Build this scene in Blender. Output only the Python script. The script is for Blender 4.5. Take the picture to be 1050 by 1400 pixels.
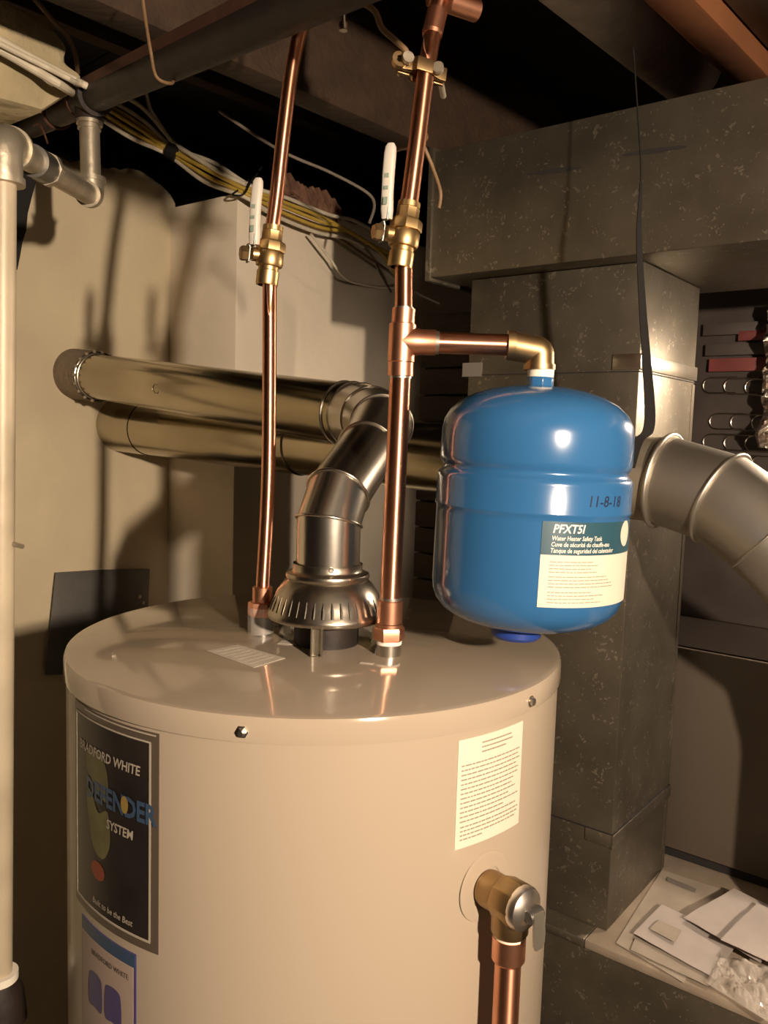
import bpy, bmesh, math, random
from mathutils import Vector, Matrix, noise
random.seed(7)
for o in list(bpy.data.objects): bpy.data.objects.remove(o)
SC = bpy.context.scene
COL = SC.collection

# ------------------------------------------------------------------ camera
F, PITCH, ROLL, CZ = 1130.0, math.radians(5.39), math.radians(1.73), 1.69
_c, _s = math.cos(ROLL), math.sin(ROLL)
_rt, _up = Vector((1, 0, 0)), Vector((0, math.sin(PITCH), math.cos(PITCH)))
FW = Vector((0, math.cos(PITCH), -math.sin(PITCH)))
RT = _c * _rt + _s * _up
UP = -_s * _rt + _c * _up
CAM = Vector((0, 0, CZ))
cd = bpy.data.cameras.new('camera')
cam = bpy.data.objects.new('camera', cd)
COL.objects.link(cam)
cd.sensor_fit = 'VERTICAL'; cd.sensor_height = 36.0; cd.lens = F / 1400 * 36.0
cd.clip_start = 0.02
m = Matrix(((RT.x, UP.x, -FW.x, 0), (RT.y, UP.y, -FW.y, 0), (RT.z, UP.z, -FW.z, CZ), (0, 0, 0, 1)))
cam.matrix_world = m
SC.camera = cam

# ------------------------------------------------------------------ light
LAMP_MAIN = Vector((0.67, -0.58, 1.905))
LAMP_SIDE = Vector((1.00, 1.50, 1.90))
MAIN_STRENGTH, SIDE_STRENGTH = 6900.0, 620.0
BULB_COLOR = (1.0, 0.80, 0.61)
w = bpy.data.worlds.new('world'); SC.world = w; w.use_nodes = True
w.node_tree.nodes['Background'].inputs[0].default_value = (1.0, 0.72, 0.45, 1)
w.node_tree.nodes['Background'].inputs[1].default_value = 0.004
SC.view_settings.view_transform = 'Standard'
SC.view_settings.look = 'None'
SC.view_settings.gamma = 1.0
SC.view_settings.exposure = 0.0
SC.view_settings.use_curve_mapping = False

# ------------------------------------------------------------------ pixel -> place
def ray(x, y):
    d = (x - 525) / F * RT - (y - 700) / F * UP + FW
    return d / d.y
def at(x, y, Y): return CAM + ray(x, y) * Y
def onz(x, y, z):
    d = ray(x, y); return CAM + d * ((z - CZ) / d.z)
TH = math.radians(52)
U = Vector((-math.sin(TH), math.cos(TH), 0))      # along the duct, towards the left wall
N = Vector((math.cos(TH), math.sin(TH), 0))       # away from the camera, across the duct
Z = Vector((0, 0, 1))
def uvz(u, n, z): return U * u + N * n + Z * z
def onU(x, y, u):
    d = ray(x, y); return CAM + d * (u / d.dot(U))
def onN(x, y, n):
    d = ray(x, y); return CAM + d * (n / d.dot(N))

# ------------------------------------------------------------------ materials
def mat(name, color, rough=0.5, metal=0.0, var=0.0, vscale=8.0, bump=0.0, bscale=40.0, col2=None,
        spec=0.5, coat=0.0, crough=0.08, rvar=0.0, detail=4.0, stretch=None):
    M = bpy.data.materials.new(name); M.use_nodes = True
    nt = M.node_tree; b = nt.nodes['Principled BSDF']
    b.inputs['Base Color'].default_value = (*color, 1)
    b.inputs['Roughness'].default_value = rough
    b.inputs['Metallic'].default_value = metal
    b.inputs['Specular IOR Level'].default_value = spec
    b.inputs['Coat Weight'].default_value = coat
    b.inputs['Coat Roughness'].default_value = crough
    tc = nt.nodes.new('ShaderNodeTexCoord')
    mp = nt.nodes.new('ShaderNodeMapping'); nt.links.new(tc.outputs['Object'], mp.inputs[0])
    if stretch: mp.inputs['Scale'].default_value = stretch
    if var > 0 or col2 or rvar > 0:
        nz = nt.nodes.new('ShaderNodeTexNoise'); nz.inputs['Scale'].default_value = vscale
        nz.inputs['Detail'].default_value = detail
        nt.links.new(mp.outputs[0], nz.inputs['Vector'])
        rp = nt.nodes.new('ShaderNodeValToRGB')
        rp.color_ramp.elements[0].position = 0.32; rp.color_ramp.elements[1].position = 0.68
        c2 = col2 if col2 else tuple(min(1, c * (1 + var)) for c in color)
        c1 = color if col2 else tuple(c * (1 - var) for c in color)
        rp.color_ramp.elements[0].color = (*c1, 1); rp.color_ramp.elements[1].color = (*c2, 1)
        nt.links.new(nz.outputs['Fac'], rp.inputs[0]); nt.links.new(rp.outputs[0], b.inputs['Base Color'])
        if rvar > 0:
            mr = nt.nodes.new('ShaderNodeMapRange')
            mr.inputs['To Min'].default_value = max(0, rough - rvar); mr.inputs['To Max'].default_value = rough + rvar
            nt.links.new(nz.outputs['Fac'], mr.inputs['Value']); nt.links.new(mr.outputs[0], b.inputs['Roughness'])
    if bump > 0:
        nb = nt.nodes.new('ShaderNodeTexNoise'); nb.inputs['Scale'].default_value = bscale
        nb.inputs['Detail'].default_value = 5
        nt.links.new(mp.outputs[0], nb.inputs['Vector'])
        bp = nt.nodes.new('ShaderNodeBump'); bp.inputs['Strength'].default_value = bump
        bp.inputs['Distance'].default_value = 0.01
        nt.links.new(nb.outputs['Fac'], bp.inputs['Height']); nt.links.new(bp.outputs[0], b.inputs['Normal'])
    return M

def spangle(name, base, fleck, rough, metal, thr=0.16, scale=70):
    M = mat(name, base, rough, metal, var=0.22, vscale=9, bump=0.05, bscale=60)
    nt = M.node_tree; b = nt.nodes['Principled BSDF']
    old = b.inputs['Base Color'].links[0].from_socket
    tc = nt.nodes.new('ShaderNodeTexCoord')
    vo = nt.nodes.new('ShaderNodeTexVoronoi'); vo.inputs['Scale'].default_value = scale
    nz = nt.nodes.new('ShaderNodeTexNoise'); nz.inputs['Scale'].default_value = 40; nz.inputs['Detail'].default_value = 3
    nd = nt.nodes.new('ShaderNodeTexNoise'); nd.inputs['Scale'].default_value = 45
    mx = nt.nodes.new('ShaderNodeMix'); mx.data_type = 'VECTOR'; mx.inputs['Factor'].default_value = 0.04
    nt.links.new(tc.outputs['Object'], mx.inputs[4]); nt.links.new(nd.outputs['Color'], mx.inputs[5])
    nt.links.new(tc.outputs['Object'], nz.inputs['Vector']); nt.links.new(tc.outputs['Object'], nd.inputs['Vector'])
    nt.links.new(mx.outputs[1], vo.inputs['Vector'])
    # fleck where the cell centre is near, gated by noise so that flecks come in loose groups
    sub = nt.nodes.new('ShaderNodeMath'); sub.operation = 'MULTIPLY_ADD'
    sub.inputs[1].default_value = 0.9; sub.inputs[2].default_value = thr - 0.45
    nt.links.new(nz.outputs['Fac'], sub.inputs[0])
    sep = nt.nodes.new('ShaderNodeSeparateColor'); nt.links.new(vo.outputs['Color'], sep.inputs[0])
    mu = nt.nodes.new('ShaderNodeMath'); mu.operation = 'MULTIPLY'; mu.inputs[1].default_value = 1.0
    nt.links.new(sep.outputs[0], mu.inputs[0])
    m2 = nt.nodes.new('ShaderNodeMath'); m2.operation = 'MULTIPLY'
    nt.links.new(sub.outputs[0], m2.inputs[0]); nt.links.new(mu.outputs[0], m2.inputs[1])
    m3 = nt.nodes.new('ShaderNodeMath'); m3.operation = 'MULTIPLY'; m3.inputs[1].default_value = 2.6
    nt.links.new(m2.outputs[0], m3.inputs[0])
    mr = nt.nodes.new('ShaderNodeMath'); mr.operation = 'SUBTRACT'
    nt.links.new(m3.outputs[0], mr.inputs[0]); nt.links.new(vo.outputs['Distance'], mr.inputs[1])
    sm = nt.nodes.new('ShaderNodeMapRange'); sm.inputs['From Min'].default_value = 0.0; sm.inputs['From Max'].default_value = 0.18
    nt.links.new(mr.outputs[0], sm.inputs['Value'])
    mc = nt.nodes.new('ShaderNodeMix'); mc.data_type = 'RGBA'
    nt.links.new(sm.outputs[0], mc.inputs['Factor']); nt.links.new(old, mc.inputs[6])
    mc.inputs[7].default_value = (*fleck, 1)
    nt.links.new(mc.outputs[2], b.inputs['Base Color'])
    return M

M = {}
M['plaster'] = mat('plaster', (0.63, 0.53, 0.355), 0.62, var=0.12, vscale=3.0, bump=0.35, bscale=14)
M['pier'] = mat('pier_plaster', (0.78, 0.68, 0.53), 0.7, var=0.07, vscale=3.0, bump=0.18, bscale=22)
M['foam'] = mat('rim_fill', (0.45, 0.37, 0.22), 0.9, var=0.25, vscale=9, bump=0.7, bscale=26)
M['concrete'] = mat('concrete', (0.07, 0.062, 0.052), 0.85, var=0.2, vscale=4, bump=0.3, bscale=40)
M['dark_board'] = mat('dark_board', (0.055, 0.042, 0.03), 0.8, var=0.3, vscale=6, bump=0.3, stretch=(1, 1, 6))
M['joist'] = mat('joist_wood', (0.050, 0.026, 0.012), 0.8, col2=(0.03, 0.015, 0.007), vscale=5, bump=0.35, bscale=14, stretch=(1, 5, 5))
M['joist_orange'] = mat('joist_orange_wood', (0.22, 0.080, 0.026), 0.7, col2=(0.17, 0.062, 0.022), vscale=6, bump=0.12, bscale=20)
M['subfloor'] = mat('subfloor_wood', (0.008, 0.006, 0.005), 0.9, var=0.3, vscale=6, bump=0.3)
M['heater'] = mat('heater_enamel', (0.37, 0.300, 0.222), 0.34, var=0.02, vscale=2.0, coat=0.15)
M['heater_lid'] = mat('heater_lid_enamel', (0.37, 0.300, 0.222), 0.12, var=0.02, vscale=2.0, coat=0.65, crough=0.03)
def aniso(mt, amount, axis='Z'):
    nt = mt.node_tree; b = nt.nodes['Principled BSDF']
    tg = nt.nodes.new('ShaderNodeTangent'); tg.direction_type = 'RADIAL'; tg.axis = axis
    nt.links.new(tg.outputs[0], b.inputs['Tangent'])
    b.inputs['Anisotropic'].default_value = amount; b.inputs['Anisotropic Rotation'].default_value = 0.25
    return mt
M['copper'] = aniso(mat('copper', (0.84, 0.43, 0.28), 0.40, 1.0, col2=(0.68, 0.31, 0.18), vscale=22, rvar=0.05), 0.85)
M['copper_run'] = aniso(mat('copper_branch', (0.84, 0.43, 0.28), 0.40, 1.0, col2=(0.68, 0.31, 0.18), vscale=22, rvar=0.05), 0.85, 'X')
M['copper_fit'] = mat('copper_fitting', (0.84, 0.42, 0.27), 0.36, 1.0, col2=(0.70, 0.32, 0.19), vscale=30, rvar=0.06)
M['brass'] = mat('brass', (0.62, 0.43, 0.20), 0.38, 1.0, col2=(0.46, 0.31, 0.14), vscale=40, rvar=0.06)
M['bronze'] = mat('bronze', (0.44, 0.30, 0.15), 0.42, 1.0, col2=(0.32, 0.21, 0.10), vscale=40)
M['solder'] = mat('solder', (0.60, 0.55, 0.48), 0.35, 1.0, var=0.2, vscale=60)
M['steel'] = mat('bright_galvanized', (0.70, 0.65, 0.56), 0.25, 1.0, col2=(0.55, 0.51, 0.44), vscale=6, rvar=0.05, bump=0.03, bscale=20)
M['flue_steel'] = mat('flue_galvanized', (0.56, 0.50, 0.38), 0.19, 1.0, col2=(0.36, 0.31, 0.21), vscale=3, rvar=0.06, bump=0.06, bscale=7)
M['elbow_steel'] = mat('dull_galvanized', (0.66, 0.61, 0.53), 0.46, 1.0, col2=(0.56, 0.52, 0.45), vscale=5, bump=0.05, bscale=30)
M['hood_steel'] = mat('hood_steel', (0.48, 0.43, 0.35), 0.28, 1.0, col2=(0.36, 0.32, 0.26), vscale=12, bump=0.05)
M['cement'] = mat('flue_cement', (0.27, 0.21, 0.15), 0.9, var=0.15, vscale=10, bump=0.5, bscale=40)
M['duct'] = spangle('spangled_duct_steel', (0.165, 0.145, 0.110), (0.30, 0.265, 0.205), 0.42, 0.8, thr=0.13, scale=150)
M['cleat'] = mat('cleat_steel', (0.62, 0.57, 0.48), 0.28, 1.0, var=0.12, vscale=20)
M['black'] = mat('black_void', (0.012, 0.010, 0.009), 0.8)
M['black_iron'] = mat('black_iron', (0.013, 0.010, 0.008), 0.6, 0.2, col2=(0.03, 0.016, 0.011), vscale=20, bump=0.2)
M['rust'] = mat('rust_steel', (0.085, 0.030, 0.016), 0.75, 0.2, var=0.3, vscale=30)
M['galv_pipe'] = mat('galvanized_pipe', (0.55, 0.49, 0.38), 0.42, 0.75, col2=(0.42, 0.36, 0.27), vscale=30, bump=0.1, bscale=80)
M['painted_pipe'] = mat('cream_painted_pipe', (0.46, 0.385, 0.27), 0.45, 0.1, var=0.1, vscale=14, bump=0.06, bscale=60)
M['yellow_cable'] = mat('yellow_cable', (0.50, 0.34, 0.06), 0.45, var=0.12, vscale=20)
M['white_cable'] = mat('white_cable', (0.62, 0.55, 0.42), 0.5, var=0.1, vscale=20)
M['grey_cable'] = mat('grey_cable', (0.16, 0.13, 0.10), 0.6, var=0.1, vscale=20)
M['tan_cable'] = mat('tan_cable', (0.17, 0.10, 0.045), 0.6, var=0.1, vscale=20)
M['black_tape'] = mat('black_tape', (0.010, 0.009, 0.008), 0.6, spec=0.25)
M['blue'] = mat('blue_paint', (0.026, 0.112, 0.265), 0.22, var=0.05, vscale=3, coat=0.4)
M['blue_cap'] = mat('blue_plastic_cap', (0.012, 0.04, 0.22), 0.4)
M['teflon'] = mat('teflon_tape', (0.80, 0.74, 0.62), 0.5)
M['zinc'] = mat('zinc_nipple', (0.62, 0.58, 0.50), 0.3, 1.0)
M['label_cream'] = mat('cream_label', (0.62, 0.55, 0.44), 0.5)
M['label_white'] = mat('white_label', (0.62, 0.56, 0.45), 0.5)
M['label_teal'] = mat('dark_teal_label', (0.022, 0.070, 0.095), 0.4)
M['label_black'] = mat('black_label', (0.012, 0.010, 0.009), 0.3, col2=(0.024, 0.019, 0.016), vscale=14, spec=0.25)
M['label_frame'] = mat('brown_silver_label_frame', (0.085, 0.064, 0.046), 0.35)
M['label_blue'] = mat('blue_label_print', (0.035, 0.062, 0.11), 0.4)
M['label_violet'] = mat('violet_label_print', (0.07, 0.055, 0.14), 0.4)
M['label_pink'] = mat('pinkish_label', (0.34, 0.26, 0.21), 0.5)
M['print_grey'] = mat('grey_print', (0.27, 0.22, 0.16), 0.6)
M['print_dark'] = mat('dark_print', (0.08, 0.06, 0.05), 0.6)
M['print_white'] = mat('white_print', (0.75, 0.70, 0.60), 0.5)
M['print_cream'] = mat('cream_print', (0.36, 0.31, 0.24), 0.5)
M['olive_print'] = mat('olive_print', (0.11, 0.10, 0.04), 0.5, var=0.3, vscale=25)
M['red_print'] = mat('red_print', (0.22, 0.045, 0.02), 0.5)
M['gold_print'] = mat('gold_print', (0.24, 0.16, 0.04), 0.5)
M['ink'] = mat('black_ink', (0.012, 0.018, 0.05), 0.5)
M['sticker'] = mat('clear_sticker', (0.56, 0.50, 0.41), 0.5, var=0.08, vscale=120)
M['grip'] = mat('white_vinyl_grip', (0.54, 0.50, 0.43), 0.4)
M['grip_mark'] = mat('green_grip_mark', (0.22, 0.28, 0.22), 0.5)
M['chrome'] = mat('chrome', (0.78, 0.70, 0.62), 0.32, 1.0)
M['dull_steel'] = mat('dull_steel', (0.20, 0.19, 0.17), 0.42, 0.9)
M['sheet'] = mat('dark_sheet_metal', (0.085, 0.080, 0.072), 0.45, 0.25, col2=(0.15, 0.14, 0.125), vscale=10, bump=0.12)
M['cabinet'] = mat('cabinet_paint', (0.102, 0.080, 0.060), 0.55, var=0.03, vscale=2)
M['cabinet_top'] = mat('cabinet_top_black', (0.02, 0.015, 0.012), 0.9, spec=0.1)
M['board'] = mat('dusty_board', (0.30, 0.24, 0.18), 0.8, var=0.18, vscale=12, bump=0.2)
M['paper'] = mat('paper', (0.42, 0.37, 0.34), 0.7, var=0.05, vscale=20)
M['paper_old'] = mat('old_paper', (0.33, 0.28, 0.225), 0.8, var=0.12, vscale=16)
M['paper_mark'] = mat('paper_print', (0.19, 0.165, 0.145), 0.7)
M['red_box'] = mat('red_card', (0.19, 0.045, 0.04), 0.6, var=0.3, vscale=8)
M['grey_card'] = mat('grey_card', (0.060, 0.048, 0.042), 0.5, var=0.2, vscale=10)
M['foil'] = mat('foil', (0.62, 0.56, 0.50), 0.2, 1.0, var=0.1, vscale=30, bump=0.3, bscale=50)
M['wire_loop'] = mat('wire_loop', (0.70, 0.64, 0.56), 0.22, 1.0)
M['wrap'] = mat('grey_insulation_wrap', (0.42, 0.38, 0.34), 0.8, var=0.12, vscale=25, bump=0.3, bscale=60)
M['pan_sheet'] = mat('panned_joist_sheet', (0.17, 0.15, 0.125), 0.65, var=0.12, vscale=8)
M['porcelain'] = mat('porcelain', (0.7, 0.68, 0.63), 0.3)
M['brick'] = mat('crumbled_masonry', (0.20, 0.10, 0.06), 0.9, var=0.4, vscale=20, bump=0.6)
def emis(name, col, s):
    e = bpy.data.materials.new(name); e.use_nodes = True
    b = e.node_tree.nodes['Principled BSDF']
    b.inputs['Base Color'].default_value = (*col, 1)
    b.inputs['Emission Color'].default_value = (*col, 1); b.inputs['Emission Strength'].default_value = s
    return e
M['bulb_main'] = emis('lit_bulb', BULB_COLOR, MAIN_STRENGTH)
M['bulb_side'] = emis('lit_bulb_dim', BULB_COLOR, SIDE_STRENGTH)
clr = bpy.data.materials.new('clear_plastic'); clr.use_nodes = True
_b = clr.node_tree.nodes['Principled BSDF']
_b.inputs['Base Color'].default_value = (0.75, 0.68, 0.60, 1); _b.inputs['Roughness'].default_value = 0.12
_b.inputs['Alpha'].default_value = 0.28; _b.inputs['Specular IOR Level'].default_value = 0.9
M['plastic'] = clr

# ------------------------------------------------------------------ mesh helpers
WLOC = {}
class MB:
    def __init__(s): s.v = []; s.f = []
    def add(s, vs, fs):
        k = len(s.v); s.v += [Vector(p) for p in vs]; s.f += [tuple(i + k for i in f) for f in fs]; return s
    def box(s, c, half, ax=None):
        a = ax or (Vector((1, 0, 0)), Vector((0, 1, 0)), Z); c = Vector(c)
        vs = [c + a[0] * half[0] * i + a[1] * half[1] * j + a[2] * half[2] * k for i in (-1, 1) for j in (-1, 1) for k in (-1, 1)]
        return s.add(vs, [(0, 1, 3, 2), (4, 6, 7, 5), (0, 4, 5, 1), (2, 3, 7, 6), (0, 2, 6, 4), (1, 5, 7, 3)])
    def grid_uvz(s, u0, u1, n0, n1, z0, z1):
        return s.box(uvz((u0 + u1) / 2, (n0 + n1) / 2, (z0 + z1) / 2), ((u1 - u0) / 2, (n1 - n0) / 2, (z1 - z0) / 2), (U, N, Z))
    def tube(s, path, r, seg=14, caps=True, closed=False, miter=False):
        P = [Vector(p) for p in path]; n = len(P)
        R = r if isinstance(r, (list, tuple)) else [r] * n
        T = []
        for i in range(n):
            a = P[(i - 1) % n] if (i > 0 or closed) else None; b = P[(i + 1) % n] if (i < n - 1 or closed) else None
            t1 = (P[i] - a).normalized() if a is not None else None
            t2 = (b - P[i]).normalized() if b is not None else None
            T.append((t1, t2))
        d0 = T[0][1]
        e = Vector((0, 0, 1)) if abs(d0.z) < 0.9 else Vector((1, 0, 0))
        x = d0.cross(e).normalized()
        vs = []; 
        for i in range(n):
            t1, t2 = T[i]
            if t1 is None: t1 = t2
            if t2 is None: t2 = t1
            t = (t1 + t2).normalized()
            x = (x - t * x.dot(t)).normalized(); y = t.cross(x)
            if miter and (t1 - t2).length > 1e-4:
                # true mitre: sweep the incoming ring along t1 to the bisector plane
                xa = (x - t1 * x.dot(t1)).normalized(); ya = t1.cross(xa)
                for k in range(seg):
                    a = 2 * math.pi * k / seg
                    p = xa * math.cos(a) * R[i] + ya * math.sin(a) * R[i]
                    p = p - t1 * (p.dot(t) / t1.dot(t)); vs.append(P[i] + p)
            else:
                for k in range(seg):
                    a = 2 * math.pi * k / seg
                    vs.append(P[i] + (x * math.cos(a) + y * math.sin(a)) * R[i])
        fs = []
        m_ = n if closed else n - 1
        for i in range(m_):
            j = (i + 1) % n
            for k in range(seg):
                l = (k + 1) % seg
                fs.append((i * seg + k, i * seg + l, j * seg + l, j * seg + k))
        if caps and not closed:
            fs.append(tuple(range(seg - 1, -1, -1))); fs.append(tuple((n - 1) * seg + k for k in range(seg)))
        return s.add(vs, fs)
    def lathe(s, prof, org, axis=Z, seg=48, ref=None):
        axis = Vector(axis).normalized(); org = Vector(org)
        e = ref or (Vector((1, 0, 0)) if abs(axis.x) < 0.9 else Vector((0, 1, 0)))
        x = (e - axis * e.dot(axis)).normalized(); y = axis.cross(x)
        vs = []; idx = []
        for r, h in prof:
            if r < 1e-7: idx.append([len(vs)]); vs.append(org + axis * h)
            else:
                idx.append(list(range(len(vs), len(vs) + seg)))
                for k in range(seg):
                    a = 2 * math.pi * k / seg; vs.append(org + axis * h + (x * math.cos(a) + y * math.sin(a)) * r)
        fs = []
        for i in range(len(prof) - 1):
            A, B = idx[i], idx[i + 1]
            for k in range(seg):
                l = (k + 1) % seg
                if len(A) == 1 and len(B) == 1: continue
                if len(A) == 1: fs.append((A[0], B[l], B[k]))
                elif len(B) == 1: fs.append((A[k], A[l], B[0]))
                else: fs.append((A[k], A[l], B[l], B[k]))
        return s.add(vs, fs)
    def prism(s, poly, ext):
        n = len(poly); ext = Vector(ext)
        vs = [Vector(p) for p in poly] + [Vector(p) + ext for p in poly]
        fs = [tuple(range(n)), tuple(range(2 * n - 1, n - 1, -1))]
        fs += [(i, i + n, (i + 1) % n + n, (i + 1) % n) for i in range(n)]
        return s.add(vs, fs)
    def sheet(s, fn, nu, nv, th):
        """a curved plate of thickness th: fn(a,b)->(point, normal)"""
        top = []; bot = []
        for j in range(nv + 1):
            for i in range(nu + 1):
                p, nn = fn(i / nu, j / nv); top.append(Vector(p)); bot.append(Vector(p) - Vector(nn) * th)
        W = nu + 1; n = len(top); fs = []
        for j in range(nv):
            for i in range(nu):
                a = j * W + i; fs.append((a, a + 1, a + W + 1, a + W)); fs.append((a + n, a + W + n, a + W + 1 + n, a + 1 + n))
        ed = [i for i in range(W)] + [j * W + nu for j in range(1, nv + 1)] + [nv * W + i for i in range(nu - 1, -1, -1)] + [j * W for j in range(nv - 1, 0, -1)]
        for k in range(len(ed)):
            a, b = ed[k], ed[(k + 1) % len(ed)]; fs.append((a, a + n, b + n, b))
        return s.add(top + bot, fs)
    def build(s, name, material, parent=None, bevel=0.0, smooth=32, loc=None):
        base = WLOC[parent.name] if parent is not None else (Vector(loc) if loc is not None else Vector((0, 0, 0)))
        me = bpy.data.meshes.new(name)
        me.from_pydata([tuple(p - base) for p in s.v], [], s.f)
        bm = bmesh.new(); bm.from_mesh(me)
        bmesh.ops.recalc_face_normals(bm, faces=bm.faces)
        if bevel > 0:
            es = [e for e in bm.edges if len(e.link_faces) == 2 and e.calc_face_angle() > math.radians(40)]
            bmesh.ops.bevel(bm, geom=es, offset=bevel, segments=2, profile=0.5, affect='EDGES', clamp_overlap=True)
        bm.to_mesh(me); bm.free()
        if smooth:
            me.shade_smooth(); me.set_sharp_from_angle(angle=math.radians(smooth))
        o = bpy.data.objects.new(name, me); COL.objects.link(o)
        if material: me.materials.append(M[material])
        if parent is not None: o.parent = parent
        else: o.location = base
        WLOC[o.name] = base
        return o

def tag(o, label=None, cat=None, group=None, kind=None):
    if label: o['label'] = label
    if cat: o['category'] = cat
    if group: o['group'] = group
    if kind: o['kind'] = kind
    return o
def thing(name, label, cat, loc, group=None):
    o = bpy.data.objects.new(name, None); COL.objects.link(o)
    o.empty_display_size = 0.05; o.location = loc; WLOC[o.name] = Vector(loc)
    return tag(o, label, cat, group)
def share(o, parent, off, name=None):
    c = o.copy(); COL.objects.link(c); c.parent = parent; c.location = o.location + Vector(off)
    WLOC[c.name] = WLOC[o.name]; return c
def spline(pts, k=6):
    P = [Vector(p) for p in pts]
    if len(P) < 3: return P
    out = []
    for i in range(len(P) - 1):
        a = P[max(i - 1, 0)]; b = P[i]; c = P[i + 1]; d = P[min(i + 2, len(P) - 1)]
        for j in range(k):
            t = j / k
            out.append(0.5 * ((2 * b) + (c - a) * t + (2 * a - 5 * b + 4 * c - d) * t * t + (3 * b - a - 3 * c + d) * t ** 3))
    out.append(P[-1]); return out
def bent(P, rad, k=6):
    """polyline with rounded corners"""
    P = [Vector(p) for p in P]; out = [P[0]]
    for i in range(1, len(P) - 1):
        a = (P[i - 1] - P[i]); b = (P[i + 1] - P[i]); r = min(rad, a.length / 2.1, b.length / 2.1)
        A = P[i] + a.normalized() * r; B = P[i] + b.normalized() * r
        for j in range(k + 1):
            t = j / k; out.append(A * (1 - t) ** 2 + P[i] * 2 * t * (1 - t) + B * t * t)
    out.append(P[-1]); return out
def ring_path(c, axis, r, seg=48):
    axis = Vector(axis).normalized(); e = Z if abs(axis.z) < 0.9 else Vector((1, 0, 0))
    x = axis.cross(e).normalized(); y = axis.cross(x)
    return [Vector(c) + (x * math.cos(2 * math.pi * k / seg) + y * math.sin(2 * math.pi * k / seg)) * r for k in range(seg)]
def bead(mb, c, axis, r, rr=0.002, seg=48, flat=1.0):
    return mb.tube(ring_path(c, axis, r, seg), rr, 8, closed=True)
def text2d(txt, size, bold=0.0, shear=0.0, align='LEFT'):
    cu = bpy.data.curves.new('t', 'FONT'); cu.body = txt; cu.size = size; cu.shear = shear
    cu.align_x = align; cu.resolution_u = 2; cu.offset = bold * size
    ob = bpy.data.objects.new('t', cu); COL.objects.link(ob)
    dg = bpy.context.evaluated_depsgraph_get(); me = ob.evaluated_get(dg).to_mesh()
    vs = [(v.co.x, v.co.y) for v in me.vertices]; fs = [tuple(p.vertices) for p in me.polygons]
    ob.evaluated_get(dg).to_mesh_clear()
    bpy.data.objects.remove(ob); bpy.data.curves.remove(cu)
    return vs, fs

# ================================================================== SETTING
W1, WB = 1.827, 1.568                 # u of the left wall and of the pier's face
J_Z = CZ + 0.58                       # underside of the joists
def wall_sheet(x, y, off=0.0): return onU(x, y, W1 - off)

# floor
fl = MB().box((0.4, 0.2, -0.05), (3.4, 4.2, 0.05)).build('floor', 'concrete'); tag(fl, kind='structure')
# left wall: rough parged face, ragged top edge
mb = MB()
top_px = [(-500, 60), (-150, 150), (0, 183), (45, 196), (80, 208), (120, 222), (150, 224), (170, 230), (190, 229), (215, 240), (231, 258)]
tops = [wall_sheet(*p) for p in top_px]
def wall_top(n):
    ns = [p.dot(N) for p in tops]
    if n <= ns[0]: return tops[0].z
    for i in range(len(ns) - 1):
        if n <= ns[i + 1]:
            t = (n - ns[i]) / (ns[i + 1] - ns[i]); return tops[i].z * (1 - t) + tops[i + 1].z * t
    return tops[-1].z
n_c = onU(231, 400, W1).dot(N)         # inner corner with the pier
def wl(a, b):
    n = -0.2 + (n_c + 0.02 + 0.2) * (1 - (1 - a) ** 1.5)
    z = b * wall_top(n)
    amp = min(1, max(0, (n + 0.5) * 2))
    k = (noise.noise(Vector((n * 3, z * 3, 1.3))) * 0.012 + noise.noise(Vector((n * 11, z * 11, 5.3))) * 0.0025)
    if b > 0.999: k -= 0.02
    return uvz(W1 - 0.0 - k * amp + 0.004, n, z + (0.012 * noise.noise(Vector((n * 30, 0, 0))) if b > 0.99 else 0)), -U
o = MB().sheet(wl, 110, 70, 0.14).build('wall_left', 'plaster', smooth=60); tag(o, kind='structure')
# pier with its two faces (A towards the corner, B towards the light)
n_p = onU(323, 400, WB).dot(N)
B_TOP = onU(330, 268, WB).z
mb = MB()
def pier(a, b):
    n = n_p + a * 1.15
    return uvz(WB, n, b), -U
zt = [(0.0, onU(322, 262, WB).z), (0.06, onU(345, 268, WB).z), (0.16, onU(380, 272, WB).z), (0.24, onU(410, 283, WB).z), (0.36, onU(461, 292, WB).z), (0.40, onU(470, 300, WB).z), (1.15, onU(470, 300, WB).z)]
poly = [uvz(WB, n_p, 0), uvz(WB, n_p + 1.15, 0)] + [uvz(WB, n_p + a, z) for a, z in reversed(zt)]
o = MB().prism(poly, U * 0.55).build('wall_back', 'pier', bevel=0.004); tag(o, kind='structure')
# rear wall of dark horizontal boards seen under the duct
o = MB().grid_uvz(-2.2, W1 + 0.14, 3.02, 3.12, 0, 2.5).build('wall_far', 'dark_board'); tag(o, kind='structure')
o = MB().grid_uvz(0.66, 1.15, 1.612, 1.66, 0.852, 1.972).build('wall_rear', 'dark_board'); tag(o, kind='structure')
first = None
for k in range(18):
    mbk = MB().grid_uvz(0.66, 1.15, 1.592, 1.611, 0.855 + k * 0.062, 0.855 + k * 0.062 + 0.058)
    if first is None: first = mbk.build('plank', 'dark_board', o, bevel=0.003)
    else: share(first, o, (0, 0, k * 0.062))
# walls beyond the camera close the basement
o = MB().box((0.6, -3.7, 1.25), (3.2, 0.06, 1.25)).build('wall_front', 'concrete'); tag(o, kind='structure')
o = MB().box((2.9, 0.3, 1.25), (0.06, 4.0, 1.25)).build('wall_right', 'concrete'); tag(o, kind='structure')

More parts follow.
